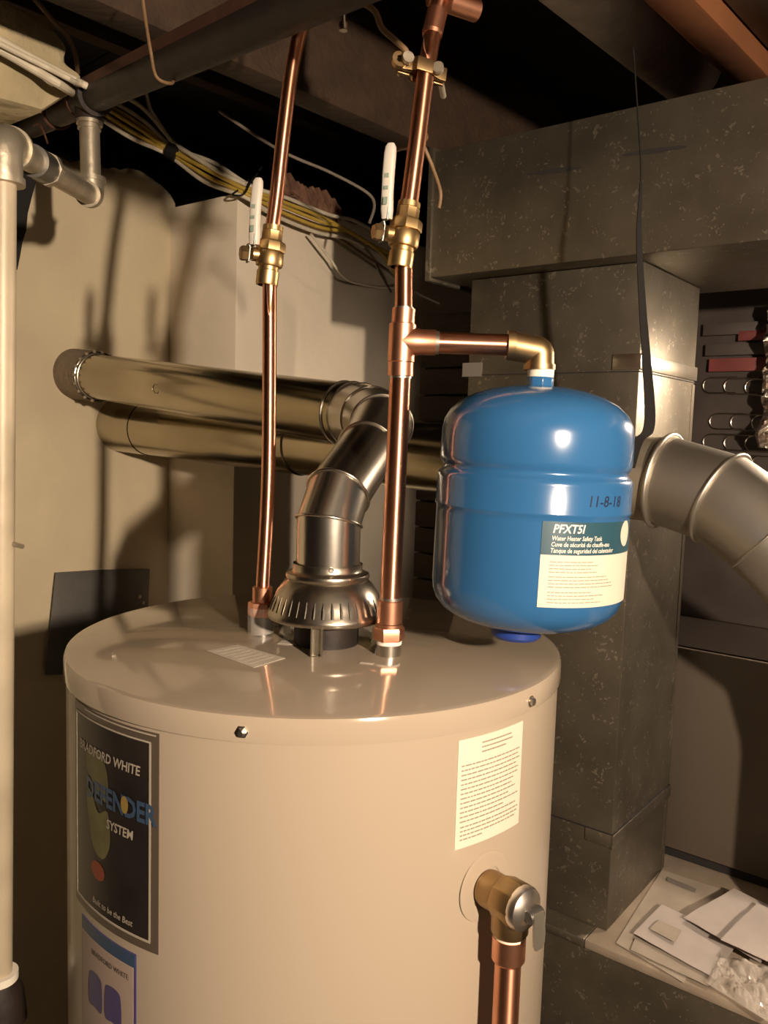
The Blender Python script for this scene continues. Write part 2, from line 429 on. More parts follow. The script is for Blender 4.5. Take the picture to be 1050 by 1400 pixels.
# ceiling: subfloor boards on joists
JA = math.radians(42); JD = Vector((math.sin(JA), math.cos(JA), 0)); JK = Vector((math.cos(JA), -math.sin(JA), 0))
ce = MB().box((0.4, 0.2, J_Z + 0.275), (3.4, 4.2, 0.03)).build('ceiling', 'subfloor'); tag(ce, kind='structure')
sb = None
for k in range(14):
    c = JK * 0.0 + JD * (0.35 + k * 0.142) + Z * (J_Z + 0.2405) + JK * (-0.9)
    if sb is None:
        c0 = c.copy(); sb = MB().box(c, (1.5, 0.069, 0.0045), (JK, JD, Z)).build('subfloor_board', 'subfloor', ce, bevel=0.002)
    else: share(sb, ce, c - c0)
def joist(k0, k1, mt, t0=-2.6, t1=2.6, h=0.235, label=None):
    c = JK * ((k0 + k1) / 2) + JD * ((t0 + t1) / 2) + Z * (J_Z + h / 2)
    o = MB().box(c, ((k1 - k0) / 2, (t1 - t0) / 2, h / 2), (JK, JD, Z)).build('joist', mt, ce, bevel=0.003)
    if label: o['label'] = label
    return o
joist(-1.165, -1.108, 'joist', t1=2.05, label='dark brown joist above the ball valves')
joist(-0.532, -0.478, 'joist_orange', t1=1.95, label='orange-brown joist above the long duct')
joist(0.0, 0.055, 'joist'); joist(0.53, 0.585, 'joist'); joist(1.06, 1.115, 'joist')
# rough masonry and foam at the wall top
pp = [(-60, -40), (0, -6), (30, 9), (55, 22), (78, 42), (96, 64), (90, 84), (118, 104), (98, 128), (60, 152), (0, 136), (-60, 112)]
poly = [wall_sheet(x, y, 0.50) for x, y in pp]
o = MB().prism(poly, U * 0.2)
o = o.build('trim_1', 'foam', bevel=0.012); tag(o, kind='structure')
random.seed(3)
mb = MB()
for k in range(46):
    t = random.random(); x = 385 + 78 * t; y = 262 + 28 * t + random.uniform(-14, 8)
    p = onU(x, y, WB + 0.012); r = random.uniform(0.008, 0.02)
    mb.box(p, (r, r * random.uniform(.6, 1), r * random.uniform(.5, .9)), (U.cross(Vector((random.random(), random.random(), 1))).normalized(), U, Z))
o = mb.build('trim_2', 'brick', bevel=0.003); tag(o, kind='structure')
# jagged dark gap in the plaster behind the standing pipe
pp = [(30, 190), (62, 205), (52, 240), (44, 268), (38, 292), (36, 315), (31, 330), (28, 348), (24, 368), (20, 372), (12, 330), (10, 250), (14, 200)]
o = MB().prism([wall_sheet(x, y, 0.018) for x, y in pp], U * 0.02).build('trim_3', 'black', smooth=0); tag(o, kind='structure')

# ================================================================== WATER HEATER
C = Vector((-.073, .9565, 0)); RH = 0.28; ZT = 1.45
def cyl(phi, z, r, c=C):
    a = math.radians(phi); return Vector((c.x + r * math.cos(a), c.y + r * math.sin(a), z))
def cyl_patch(mb, p0, p1, z0, z1, r, th=0.0006, nu=24, nv=1, c=C, shape=None):
    def fn(a, b):
        phi = p0 + (p1 - p0) * a; z = z0 + (z1 - z0) * b
        return cyl(phi, z, r, c), (math.cos(math.radians(phi)), math.sin(math.radians(phi)), 0)
    return mb.sheet(fn, nu, nv, th)
def cyl_text(mb, txt, size, phi, z, r, bold=0, shear=0, align='LEFT', c=C, slope=0.0, xs=1.0):
    vs, fs = text2d(txt, size, bold, shear, align)
    return mb.add([cyl(phi + math.degrees(x * xs / r), z + y + slope * x, r, c) for x, y in vs], fs)
def cyl_shape(mb, pts, phi, z, r, c=C, n=1):
    """flat print outlined by (x, y) metres around (phi, z): fan of quads"""
    if len(pts) < 10:
        q = [Vector((a, b, 0)) for a, b in pts]; n_ = len(q); sm = []
        for i in range(n_):
            a, b, c_, d = q[i - 1], q[i], q[(i + 1) % n_], q[(i + 2) % n_]
            for t in (0, .25, .5, .75):
                v = 0.5 * ((2 * b) + (c_ - a) * t + (2 * a - 5 * b + 4 * c_ - d) * t * t + (3 * b - a - 3 * c_ + d) * t ** 3); sm.append((v.x, v.y))
        pts = sm
    cx = sum(p[0] for p in pts) / len(pts); cy = sum(p[1] for p in pts) / len(pts)
    vs = [cyl(phi + math.degrees(cx / r), z + cy, r, c)]; k = len(pts); fs = []
    for s in (0.5, 1.0):
        for x, y in pts:
            x2, y2 = cx + (x - cx) * s, cy + (y - cy) * s
            vs.append(cyl(phi + math.degrees(x2 / r), z + y2, r, c))
    for i in range(k):
        j = (i + 1) % k; fs.append((0, 1 + i, 1 + j)); fs.append((1 + i, 1 + i + k, 1 + j + k, 1 + j))
    return mb.add(vs, fs)
def print_rows(mb, rows, phi0, phi1, z0, dz, h, r, seed, c=C, lens=None):
    rd = random.Random(seed)
    for k in range(rows):
        z = z0 - k * dz; L = (lens[k % len(lens)] if lens else rd.uniform(0.75, 1.0))
        p = phi0; end = phi0 + (phi1 - phi0) * L
        while p < end:
            wd = min(rd.uniform(0.8, 2.6) * (phi1 - phi0) / 28, end - p)
            cyl_patch(mb, p, p + wd, z, z + h, r, 0.0002, 1, 1, c)
            p += wd + 0.35 * (phi1 - phi0) / 28
wh = thing('water_heater', 'large beige cylindrical water heater filling the foreground', 'water heater', (C.x, C.y, 0))
MB().lathe([(0, .02), (.262, .02), (.274, .03), (.278, .05), (.278, 1.429)], C, seg=160).build('shell', 'heater', wh)
MB().lathe([(.2785, 1.4255), (.2808, 1.426), (.281, 1.428), (.2808, 1.444), (.279, 1.4485), (.274, 1.45), (0, 1.45)], C, seg=160).build('lid', 'heater_lid', wh)
for k in range(3):
    a = math.radians(90 + 120 * k); MB().lathe([(0, 0), (.03, 0), (.026, .025), (0, .025)], C + Vector((math.cos(a) * .22, math.sin(a) * .22, 0)), seg=20).build('foot', 'dull_steel', wh)
for phi in (-98.5, -38.0):
    p = cyl(phi, 1.4355, .2805); ax = (p - Vector((C.x, C.y, p.z))).normalized()
    sc = MB().lathe([(.0058, 0), (.0058, .0012), (.0042, .0012), (.004, .004), (.0022, .005), (0, .005)], p, ax, 6 if phi < -90 else 12).build('lid_screw', 'zinc', wh)
# flue outlet collar (dark) under the hood
FC = Vector((-.062, .932, 0))
MB().lathe([(.030, ZT - .004), (.037, ZT - .002), (.037, ZT + .040), (.033, ZT + .040), (.033, ZT)], FC, seg=40).build('flue_collar', 'black_iron', wh)
# faint embossed ring and dust ring by the hood's front leg
# pale sticker on the lid
pq = [onz(283, 890, ZT + .0005), onz(325, 882, ZT + .0005), onz(390, 900, ZT + .0005), onz(347, 913, ZT + .0005)]
st = MB().prism(pq, Z * 0.0004).build('lid_sticker', 'sticker', wh, smooth=0)
mb = MB()
for k in range(7):
    t = 0.12 + k * 0.12
    a = pq[0].lerp(pq[3], t); b = pq[1].lerp(pq[2], t)
    p0 = a.lerp(b, .1) + Z * .0005; p1 = a.lerp(b, .86) + Z * .0005; dd = (pq[3] - pq[0]).normalized() * .0012
    mb.prism([p0, p1, p1 + dd, p0 + dd], Z * .0001)
mb.build('small_print', 'label_white', st, smooth=0)
cs = onz(494, 905, ZT + .0005)
MB().prism([cs, cs + Vector((.014, -.004, 0)), cs + Vector((.012, -.009, 0)), cs + Vector((-.002, -.005, 0))], Z * .0004).build('tape_scrap', 'sticker', wh, smooth=0)
cs = onz(385, 876, ZT + .0005)
MB().prism([cs, cs + Vector((.02, .004, 0)), cs + Vector((.018, -.018, 0)), cs + Vector((-.003, -.014, 0))], Z * .0004).build('tape_scrap', 'sticker', wh, smooth=0)
# black brand label
p0, p1, z0, z1 = -144.0, -115.2, 1.216, 1.4215
bl = cyl_patch(MB(), p0, p1, z0, z1, .2788, .001).build('brand_label', 'label_frame', wh); bl['label'] = 'black label with silver border and white lettering'
cyl_patch(MB(), p0 + 1.2, p1 - 1.7, z0 + .0085, z1 - .0085, .2794, .0006).build('label_panel', 'label_black', bl)
mb = MB()
i0, i1, j0, j1 = p0 + 1.2, p1 - 1.7, z0 + .0085, z1 - .0085
cyl_patch(mb, i1 - .45, i1, j0, j1, .2797, .0003); cyl_patch(mb, i0, i1, j0, j0 + .0022, .2797, .0003)
cyl_patch(mb, i0, i1, j1 - .0016, j1, .2797, .0003); cyl_patch(mb, i0, i0 + .4, j0, j1, .2797, .0003)
cyl_patch(mb, p0 + 6, p1 - .6, z1 - .0028, z1 - .0014, .2797, .0003)
mb.build('label_border', 'print_cream', bl)
mb = MB()
cyl_shape(mb, [(-.012, .03), (.006, .034), (.022, .022), (.026, .0), (.02, -.012), (-.006, .004), (-.016, .014)], -134, 1.352, .2798)
cyl_shape(mb, [(-.022, .026), (-.008, .02), (.004, .006), (.02, .012), (.024, -.016), (.016, -.034), (.004, -.037), (-.008, -.028), (-.016, -.006)], -133, 1.320, .2798)
mb.build('printed_figure', 'olive_print', bl)
mb = MB(); cyl_shape(mb, [(.013 * math.cos(a) + .002, .0095 * math.sin(a)) for a in [k * math.pi / 5 for k in range(10)]], -133, 1.268, .2798)
mb.build('printed_spot', 'red_print', bl)
for tx, sz, ph_, zz, bo, sh in (('BRADFORD WHITE', .0128, -119.6, 1.379, .02, .12), ('SYSTEM', .0125, -121.3, 1.3165, .02, .1), ('Built to be the Best', .0088, -121.5, 1.2335, .01, .15)):
    cyl_text(MB(), tx, sz, ph_, zz, .28, bo, sh, 'RIGHT', xs=.92).build('lettering', 'print_cream', bl, smooth=0)
mb = MB(); cyl_text(mb, 'DEFENDER', .026, -115.6, 1.337, .2802, .035, .0, 'RIGHT', xs=.83)
mb.build('lettering', 'label_blue', bl, smooth=0)
mb = MB(); cyl_shape(mb, [(.0052 * math.cos(a), .0085 * math.sin(a)) for a in [k * math.pi / 6 for k in range(12)]], -123.6, 1.347, .2804)
mb.build('printed_emblem', 'gold_print', bl)
# lower label with blue heading
p0, p1, z0, z1 = -140.5, -120.7, 0.985, 1.207
el = cyl_patch(MB(), p0, p1, z0, z1, .2787, .0008).build('certification_label', 'label_violet', wh); el['label'] = 'pale label with blue heading below the black label'
cyl_patch(MB(), p0 + .4, p1 - .7, z0 + .003, z1 - .014, .2791, .0004).build('label_panel', 'label_pink', el)
cyl_patch(MB(), p0 + .2, p1 - .2, z1 - .0135, z1 - .001, .2791, .0004).build('label_heading', 'label_blue', el)
mb = MB(); cyl_text(mb, 'BRADFORD WHITE', .0075, -122.6, 1.179, .2795, .01, .0, 'RIGHT', xs=.95)
mb.build('lettering', 'print_dark', el, smooth=0)
mb = MB()
for dx in (-.0165, .0145):
    cyl_shape(mb, [(dx - .0125, -.019), (dx - .0125, .008), (dx - .007, .015), (dx + .007, .015), (dx + .0125, .008), (dx + .0125, -.019), (dx, -.0195)], -130.4, 1.146, .2795)
mb.build('printed_numeral', 'label_violet', el)
# cream instruction label on the right
il = cyl_patch(MB(), -58.3, -39.9, 1.315, 1.418, .2786, .0006).build('instruction_label', 'label_white', wh); il['label'] = 'white instruction label with rows of fine print'
mb = MB()
print_rows(mb, 3, -52.5, -44, 1.4105, .0044, .0013, .2789, 5, lens=[1, 1.05, .8])
print_rows(mb, 13, -57.4, -40.8, 1.3925, .0044, .0012, .2789, 8, lens=[1, .96, 1, .93, .98, .97, .88, .85, .93, .8, .99, .7, .95])
print_rows(mb, 4, -57.2, -40.8, 1.3345, .0040, .0012, .2789, 9, lens=[1, 1, .95, .35])
mb.build('small_print', 'print_grey', il, smooth=0)
# relief valve port: ring pressed into the shell
PV = math.radians(-49.8); VD = Vector((math.cos(PV), math.sin(PV), 0))
po = cyl(-49.8, 1.268, .2775)
MB().lathe([(.0338, 0), (.0335, .0007), (.0315, .0011), (.029, .0011), (.02, .0012)], po, VD, 48).build('port_ring', 'heater', wh)
# water nipples
NC, NH = onz(531, 895, ZT), onz(358, 866, ZT)

# ================================================================== RELIEF VALVE
rv = thing('relief_valve', 'brass relief valve with test lever and copper discharge pipe', 'valve', po + VD * .004)
q = po + VD * .004
MB().lathe([(0, -.002), (.0165, -.002), (.0175, .002), (.0175, .016), (.0155, .019), (.0135, .021), (.0135, .026), (0, .026)], q, VD, 28).build('inlet_nipple', 'bronze', rv)
bc = q + VD * .028
MB().lathe([(0, -.012), (.0195, -.012), (.0212, -.008), (.0212, .010), (.0195, .0135), (0, .0135)], bc, VD, 8).lathe([(0, .004), (.0172, .004), (.0172, -.028), (.0155, -.031), (0, -.031)], bc, Z, 28).build('body', 'bronze', rv, bevel=.001)
MB().lathe([(.0200, .011), (.0206, .015), (.0192, .019), (.0145, .0225), (.008, .0245), (0, .025)], bc, VD, 32).build('bonnet', 'chrome', rv)
lv = MB().box(bc + VD * .025, (.006, .007, .004), (VD, VD.cross(Z), Z)).lathe([(0, -.009), (.006, -.009), (.006, .009), (0, .009)], bc + VD * .027, VD.cross(Z), 14)
lv.build('lever_pivot', 'dull_steel', rv, bevel=.001)
lt = bc + VD * .027
poly = []
for (s_, zz) in ((-.0065, .004), (.0065, .004), (.0075, -.014), (.0072, -.024), (.004, -.029), (-.004, -.029), (-.0072, -.024), (-.0075, -.014)):
    poly.append(lt + VD.cross(Z) * s_ + Z * zz + VD * (.004 if zz > -.01 else .006))
MB().prism(poly, VD * .002).build('test_lever', 'elbow_steel', rv)
MB().lathe([(0, -.029), (.0148, -.029), (.0148, -.033), (0, -.033)], bc, Z, 24).build('thread_tape', 'teflon', rv)
MB().lathe([(0, -.033), (.0155, -.033), (.0155, -.055), (.0142, -.057), (0, -.057)], bc, Z, 28).build('pipe_adapter', 'copper_fit', rv)
MB().tube([bc - Z * .054, bc - Z * (bc.z - .12)], .0122, 28).build('discharge_pipe', 'copper', rv)

# ================================================================== VENT (draft hood, elbow, 4" run)
vt = thing('vent_pipe', 'shiny galvanized vent with flared draft hood standing on the heater', 'vent pipe', FC + Z * ZT)
H = ZT
hood = MB().lathe([(.0655, .030), (.0672, .031), (.0680, .034), (.0674, .037), (.0655, .040), (.0625, .049), (.0575, .060), (.0520, .068), (.0478, .0725), (.0462, .0740), (.0470, .0755), (.0480, .0785), (.0470, .0812), (.0450, .0820), (.0410, .0830), (.0395, .0850), (.0395, .092)], FC + Z * H, seg=96)
# crimped ribs on the hood's flare
hd = hood.build('draft_hood', 'hood_steel', vt, smooth=40)
mb = MB()
for k in range(40):
    a = 2 * math.pi * k / 40; d = Vector((math.cos(a), math.sin(a), 0)); t = d.cross(Z)
    a0 = FC + Z * (H + .0400) + d * .0642; a1 = FC + Z * (H + .057) + d * .0588
    mb.tube([a0, a0.lerp(a1, .5) - d * .0002, a1], [.0022, .0024, .0006], 6)
mb.build('crimp_rib', 'hood_steel', hd)
for ang in (-95, 25, 145):
    a = math.radians(ang); d = Vector((math.cos(a), math.sin(a), 0)); t = d.cross(Z)
    c = FC + d * .061 + Z * (H + .0165)
    lg = MB().box(c, (.0062, .0008, .0165), (t, d, Z))
    for s_ in (-1, 1): lg.box(c + t * s_ * .0056 + d * .003, (.0008, .0035, .0165), (t, d, Z))
    lg.box(c + Z * -.016 + d * .001, (.0062, .004, .0006), (t, d, Z))
    lg.build('hood_leg', 'cleat', vt)
V0 = FC + Z * (H + .084); V1 = FC + Z * 1.589
V2 = at(462, 675, .950); V3 = at(502, 616, 1.05); V4 = at(521, 582, 1.165); V5 = at(508, 572, 1.27); V6 = at(482, 567, 1.36)
rv_, rl = .0362, .051
def vseg(name, a, b, ra, rb, mt, ta=None, tb=None, par=vt):
    """one sheet-metal section whose ends are cut on the planes ta / tb"""
    d = (b - a).normalized(); e = Z if abs(d.z) < .9 else Vector((1, 0, 0)); x = d.cross(e).normalized(); y = d.cross(x)
    ta = ta or d; tb = tb or d; vs = []; seg = 56; steps = 6
    for i in range(steps + 1):
        f = i / steps
        for k in range(seg):
            an = 2 * math.pi * k / seg; r = ra + (rb - ra) * f; off = (x * math.cos(an) + y * math.sin(an)) * r
            pa = a + off - d * (off.dot(ta) / d.dot(ta)); pb = b + off - d * (off.dot(tb) / d.dot(tb))
            vs.append(pa.lerp(pb, f))
    fs = [(i * seg + k, i * seg + (k + 1) % seg, (i + 1) * seg + (k + 1) % seg, (i + 1) * seg + k) for i in range(steps) for k in range(seg)]
    return MB().add(vs, fs).build(name, mt, par, smooth=50)
def mring(a_dir, c, t, r, rr, par, mt='steel', name='joint_bead'):
    d = a_dir.normalized(); e = Z if abs(d.z) < .9 else Vector((1, 0, 0)); x = d.cross(e).normalized(); y = d.cross(x); P = []
    for k in range(56):
        an = 2 * math.pi * k / 56; off = (x * math.cos(an) + y * math.sin(an)) * r; P.append(c + off - d * (off.dot(t) / d.dot(t)))
    return MB().tube(P, rr, 8, closed=True).build(name, mt, par, smooth=60)
def chain(pts, rads, mats, par, names):
    D = [(pts[i + 1] - pts[i]).normalized() for i in range(len(pts) - 1)]
    for i in range(len(D)):
        ta = (D[i - 1] + D[i]).normalized() if i > 0 else D[i]
        tb = (D[i + 1] + D[i]).normalized() if i < len(D) - 1 else D[i]
        vseg(names[i], pts[i], pts[i + 1], rads[i], rads[i + 1], mats[i], ta, tb, par)
        if i > 0: mring(D[i - 1], pts[i], ta, rads[i] + .0008, .0018, par, mats[i])
chain([V0, V1, V2, V3, V4, V5, V6], [rv_, rv_, rv_, rv_ + .001, .043, .047, rl - .001], ['steel'] * 6, vt,
      ['pipe_section', 'elbow_gore', 'elbow_gore', 'elbow_gore', 'elbow_gore', 'elbow_gore'])
MB().tube(ring_path(V0 + Z * .004, Z, rv_ + .001), .0022, 8, closed=True).build('joint_bead', 'steel', vt)
for (p, d) in ((FC + Vector((.006, -rv_ - .001, H + .0895)), Vector((.1, -1, 0))), (at(500, 598, 1.02), Vector((.2, -1, .2)))):
    MB().lathe([(0, -.004), (.0032, -.004), (.0032, .0015), (.002, .003), (0, .003)], p, d, 10).build('sheet_screw', 'chrome', vt)
# long run to the chimney wall
R_far = onU(128, 514, W1 - .10); R_wall = onU(100, 511, W1 + .03)
dR = (R_far - V6).normalized()
vseg('long_section', V6, V6.lerp(R_far, 0.985), rl, rl, 'flue_steel')
cB = MB()
for c_, r_ in ((V6 + dR * .002, rl + .0015), (V6 + dR * .022, rl + .001), (V6 - dR * .02, rl + .001)): bead(cB, c_, dR, r_, .0024)
cB.build('joint_bead', 'steel', vt)
cB = MB(); bead(cB, R_far - dR * .012, dR, rl + .001, .003); bead(cB, R_far - dR * .024, dR, rl + .0005, .002); cB.build('joint_bead', 'cleat', vt)
vseg('wall_sleeve', R_far - dR * .02, R_wall, rl + .006, rl + .010, 'cement')
cB = MB()
for k in range(18):
    a = 2 * math.pi * k / 18; e = dR.cross(Z).normalized(); f = dR.cross(e)
    cB.box(R_far - dR * .018 + (e * math.cos(a) + f * math.sin(a)) * (rl + .0055), (.003, .003, .003))
cB.build('crimp_teeth', 'cement', vt)
MB().tube(ring_path(onN(224, 537, 1.0) if False else V6.lerp(R_far, .60) - N * (rl + .0002) + Z * -.004, N, .010, 24), .0006, 6, closed=True).build('stamped_mark', 'flue_steel', vt)

# ================================================================== FURNACE FLUE (lower run)
ff = thing('furnace_flue_pipe', 'wider galvanized flue pipe running behind the blue tank to the wall', 'flue pipe', onN(905, 657, 1.245))
NL, rf = 1.245, .0635
F0 = onN(905, 657, NL); Fw = onN(200, 585, NL)
dF = (Fw - F0).normalized()
tw = (W1 + .03 - F0.dot(U)) / dF.dot(U); Fend = F0 + dF * tw
seam = F0 + dF * ((onN(405, 600, NL) - F0).length)
vseg('long_section', F0 + dF * .02, seam, rf, rf, 'flue_steel', par=ff)
vseg('long_section', seam - dF * .02, Fend - dF * .14, rf + .0015, rf + .0015, 'flue_steel', par=ff)
vseg('wall_sleeve', Fend - dF * .15, Fend, rf + .003, rf + .003, 'flue_steel', par=ff)
cB = MB(); bead(cB, seam - dF * .02, dF, rf + .0015, .0016); cB.build('joint_bead', 'flue_steel', ff)
F1 = onN(908, 657, NL); F2 = at(986, 682, 1.19); F3 = at(1048, 728, 1.135); F4 = at(1215, 905, 1.16); F5 = Vector((F4.x + .03, F4.y, F4.z - .12)); F6 = Vector((F5.x, F5.y, .8485))
vseg('crimped_collar', F0 + dF * .10, F1, rf + .001, rf + .001, 'galv_pipe', par=ff)
D1 = (F2 - F1).normalized(); D2 = (F3 - F2).normalized(); D3 = (F4 - F3).normalized(); D0 = -dF
chain([F1 - D0 * .012, F1, F2, F3, F4, F5, F6], [rf + .002] + [rf + .003] * 6, ['elbow_steel'] * 6, ff, ['elbow_gore'] * 3 + ['drop_section', 'elbow_gore', 'drop_section'])
mring(D0, F1, (D0 + D1).normalized(), rf + .006, .0038, ff, 'elbow_steel')
mring(D1, F2, (D1 + D2).normalized(), rf + .005, .003, ff, 'elbow_steel')

# ================================================================== COPPER LINES
def coupler(mb, c, d, r, L):
    return mb.lathe([(r - .003, -L), (r, -L + .0006), (r, L - .0006), (r - .003, L)], c, d, 28)
rA = .0113
# cold line (right) with tee to the blue tank
cw = thing('cold_water_pipe', 'copper water line with tee feeding the blue tank', 'pipe', NC)
MB().lathe([(0, -.003), (.0135, -.003), (.0135, .0125), (0, .0125)], NC, Z, 28).build('zinc_nipple', 'zinc', cw)
MB().lathe([(0, .0125), (.0142, .0125), (.0142, .0175), (0, .0175)], NC, Z, 28).build('thread_tape', 'teflon', cw)
MB().lathe([(0, .017), (.0168, .017), (.0172, .0185), (.0172, .029), (.0165, .031), (.0145, .032), (0, .032)], NC, Z, 6, ref=Vector((.35, .94, 0))).build('hex_adapter', 'copper_fit', cw)
MB().lathe([(0, .031), (.0148, .031), (.0148, .035), (.0138, .036), (.0138, .060), (.0118, .061), (0, .061)], NC, Z, 32).build('adapter_socket', 'copper_fit', cw)
YC = .885
T0 = at(549, 467, YC)
lowtop = T0 - Z * .028
MB().tube([NC + Z * .055, lowtop], rA, 32).build('lower_pipe', 'copper', cw)
dl = (lowtop - NC).normalized()
MB().lathe([(0, 0), (.0118, 0), (.0118, .003), (0, .003)], NC + dl * .061, dl, 28).build('solder_ring', 'solder', cw)
X = Vector((1, 0, 0))
# tee
up1 = at(555, 385, YC); ud = (up1 - T0).normalized(); 
A1 = at(700, 472, YC - .004); ad = (A1 - T0).normalized()
MB().tube([T0 - Z * .036, T0 - Z * .022, T0 - Z * .021, T0 + ud * .018, T0 + ud * .019, T0 + ud * .034], [.0134, .0134, .0142, .0142, .0122, .0122], 32).build('tee', 'copper_fit', cw)
MB().tube([T0, T0 + ad * .016, T0 + ad * .020, T0 + ad * .036], [.0142, .0142, .0134, .0134], 32).build('tee_branch', 'copper_fit', cw)
for a_, b_, r_ in ((T0 + ad * .0355, T0 + ad * .0395, .0122), (T0 - Z * .0365, T0 - Z * .0385, .0120), (T0 + ud * .034, T0 + ud * .0355, .0105)):
    MB().tube([a_, b_], r_, 28).build('solder_ring', 'solder', cw)
MB().tube([T0 + ad * .03, A1], .0113, 32).build('branch_pipe', 'copper_run', cw)
TX = at(738, 480, YC - .004)
TXd = (at(737, 520, YC - .004) - TX).normalized()
MB().tube(bent([A1 - ad * .004, TX, TX + TXd * .019], .004, 4), .0150, 32).build('threaded_elbow', 'bronze', cw)
MB().tube([A1 - ad * .005, A1 + ad * .003], .0158, 28).build('elbow_band', 'bronze', cw)
MB().tube([TX + TXd * .014, TX + TXd * .0195], .0166, 28).build('elbow_band', 'bronze', cw)
# above the tee
vC = at(553, 322, YC); vCt = at(559, 282, YC + .002)
MB().tube([T0 + ud * .03, vC - (vC - T0).normalized() * .018], .0093, 28).build('middle_pipe', 'copper', cw)
ptop = [vC + (vCt - vC).normalized() * .016, vCt, at(569, 205, YC + .012), at(580, 118, YC + .03), at(590, 55, YC + .045), at(603, -8, YC + .06)]
MB().tube(spline(ptop, 5), .0093, 28).build('upper_pipe', 'copper', cw)
tt = at(590, 50, YC + .047); td = (at(603, -8, YC + .06) - tt).normalized()
MB().tube([tt, tt + td * .004, tt + td * .004, tt + td * .03], [.0102, .0112, .0112, .0112], 28).build('coupling', 'copper_fit', cw)
t2 = at(605, -6, YC + .062)
MB().tube([t2 - td * .012, t2 + td * .03], .0128, 28).tube([t2 + Vector((-.012, .0, .0)), t2 + Vector((.04, .03, 0))], .0118, 28).build('upper_tee', 'copper_fit', cw)
MB().tube([t2, Vector((t2.x, t2.y, 2.50)) + Vector((.01, .01, 0))], .0093, 20).build('riser', 'copper', cw)
# hot line (left)
hw = thing('hot_water_pipe', 'slimmer copper water line rising behind the draft hood', 'pipe', NH)
rB = .0082
MB().lathe([(0, -.003), (.0125, -.003), (.0125, .024), (0, .024)], NH, Z, 28).build('steel_nipple', 'dull_steel', hw)
MB().lathe([(0, .022), (.0165, .022), (.0168, .024), (.0168, .036), (.016, .038), (.013, .039), (0, .039)], NH, Z, 6).build('hex_adapter', 'copper_fit', hw)
MB().lathe([(0, .038), (.0118, .038), (.0118, .056), (.0088, .057), (0, .057)], NH, Z, 28).build('adapter_socket', 'copper_fit', hw)
YH = .985
vH = at(369, 350, YH)
lower = [NH + Z * .052, at(367, 640, .972), vH - Z * .018]
MB().tube(spline(lower, 6), rB, 28).build('lower_pipe', 'copper', hw)
up = [vH + Z * .016, at(378, 270, YH), at(388, 180, YH + .004), at(400, 90, YH + .02), at(416, 22, YH + .035), at(425, -20, YH + .04)]
MB().tube(spline(up, 6), rB, 28).build('upper_pipe', 'copper', hw)
# wrinkled clear sleeve left on the nipple
MB().tube([NH + Vector((-.001, 0, .001)), NH + Vector((-.002, 0, .012)), NH + Vector((-.001, .0, .032))], [.0155, .015, .0165], 14, caps=False).build('clear_sleeve', 'plastic', hw)

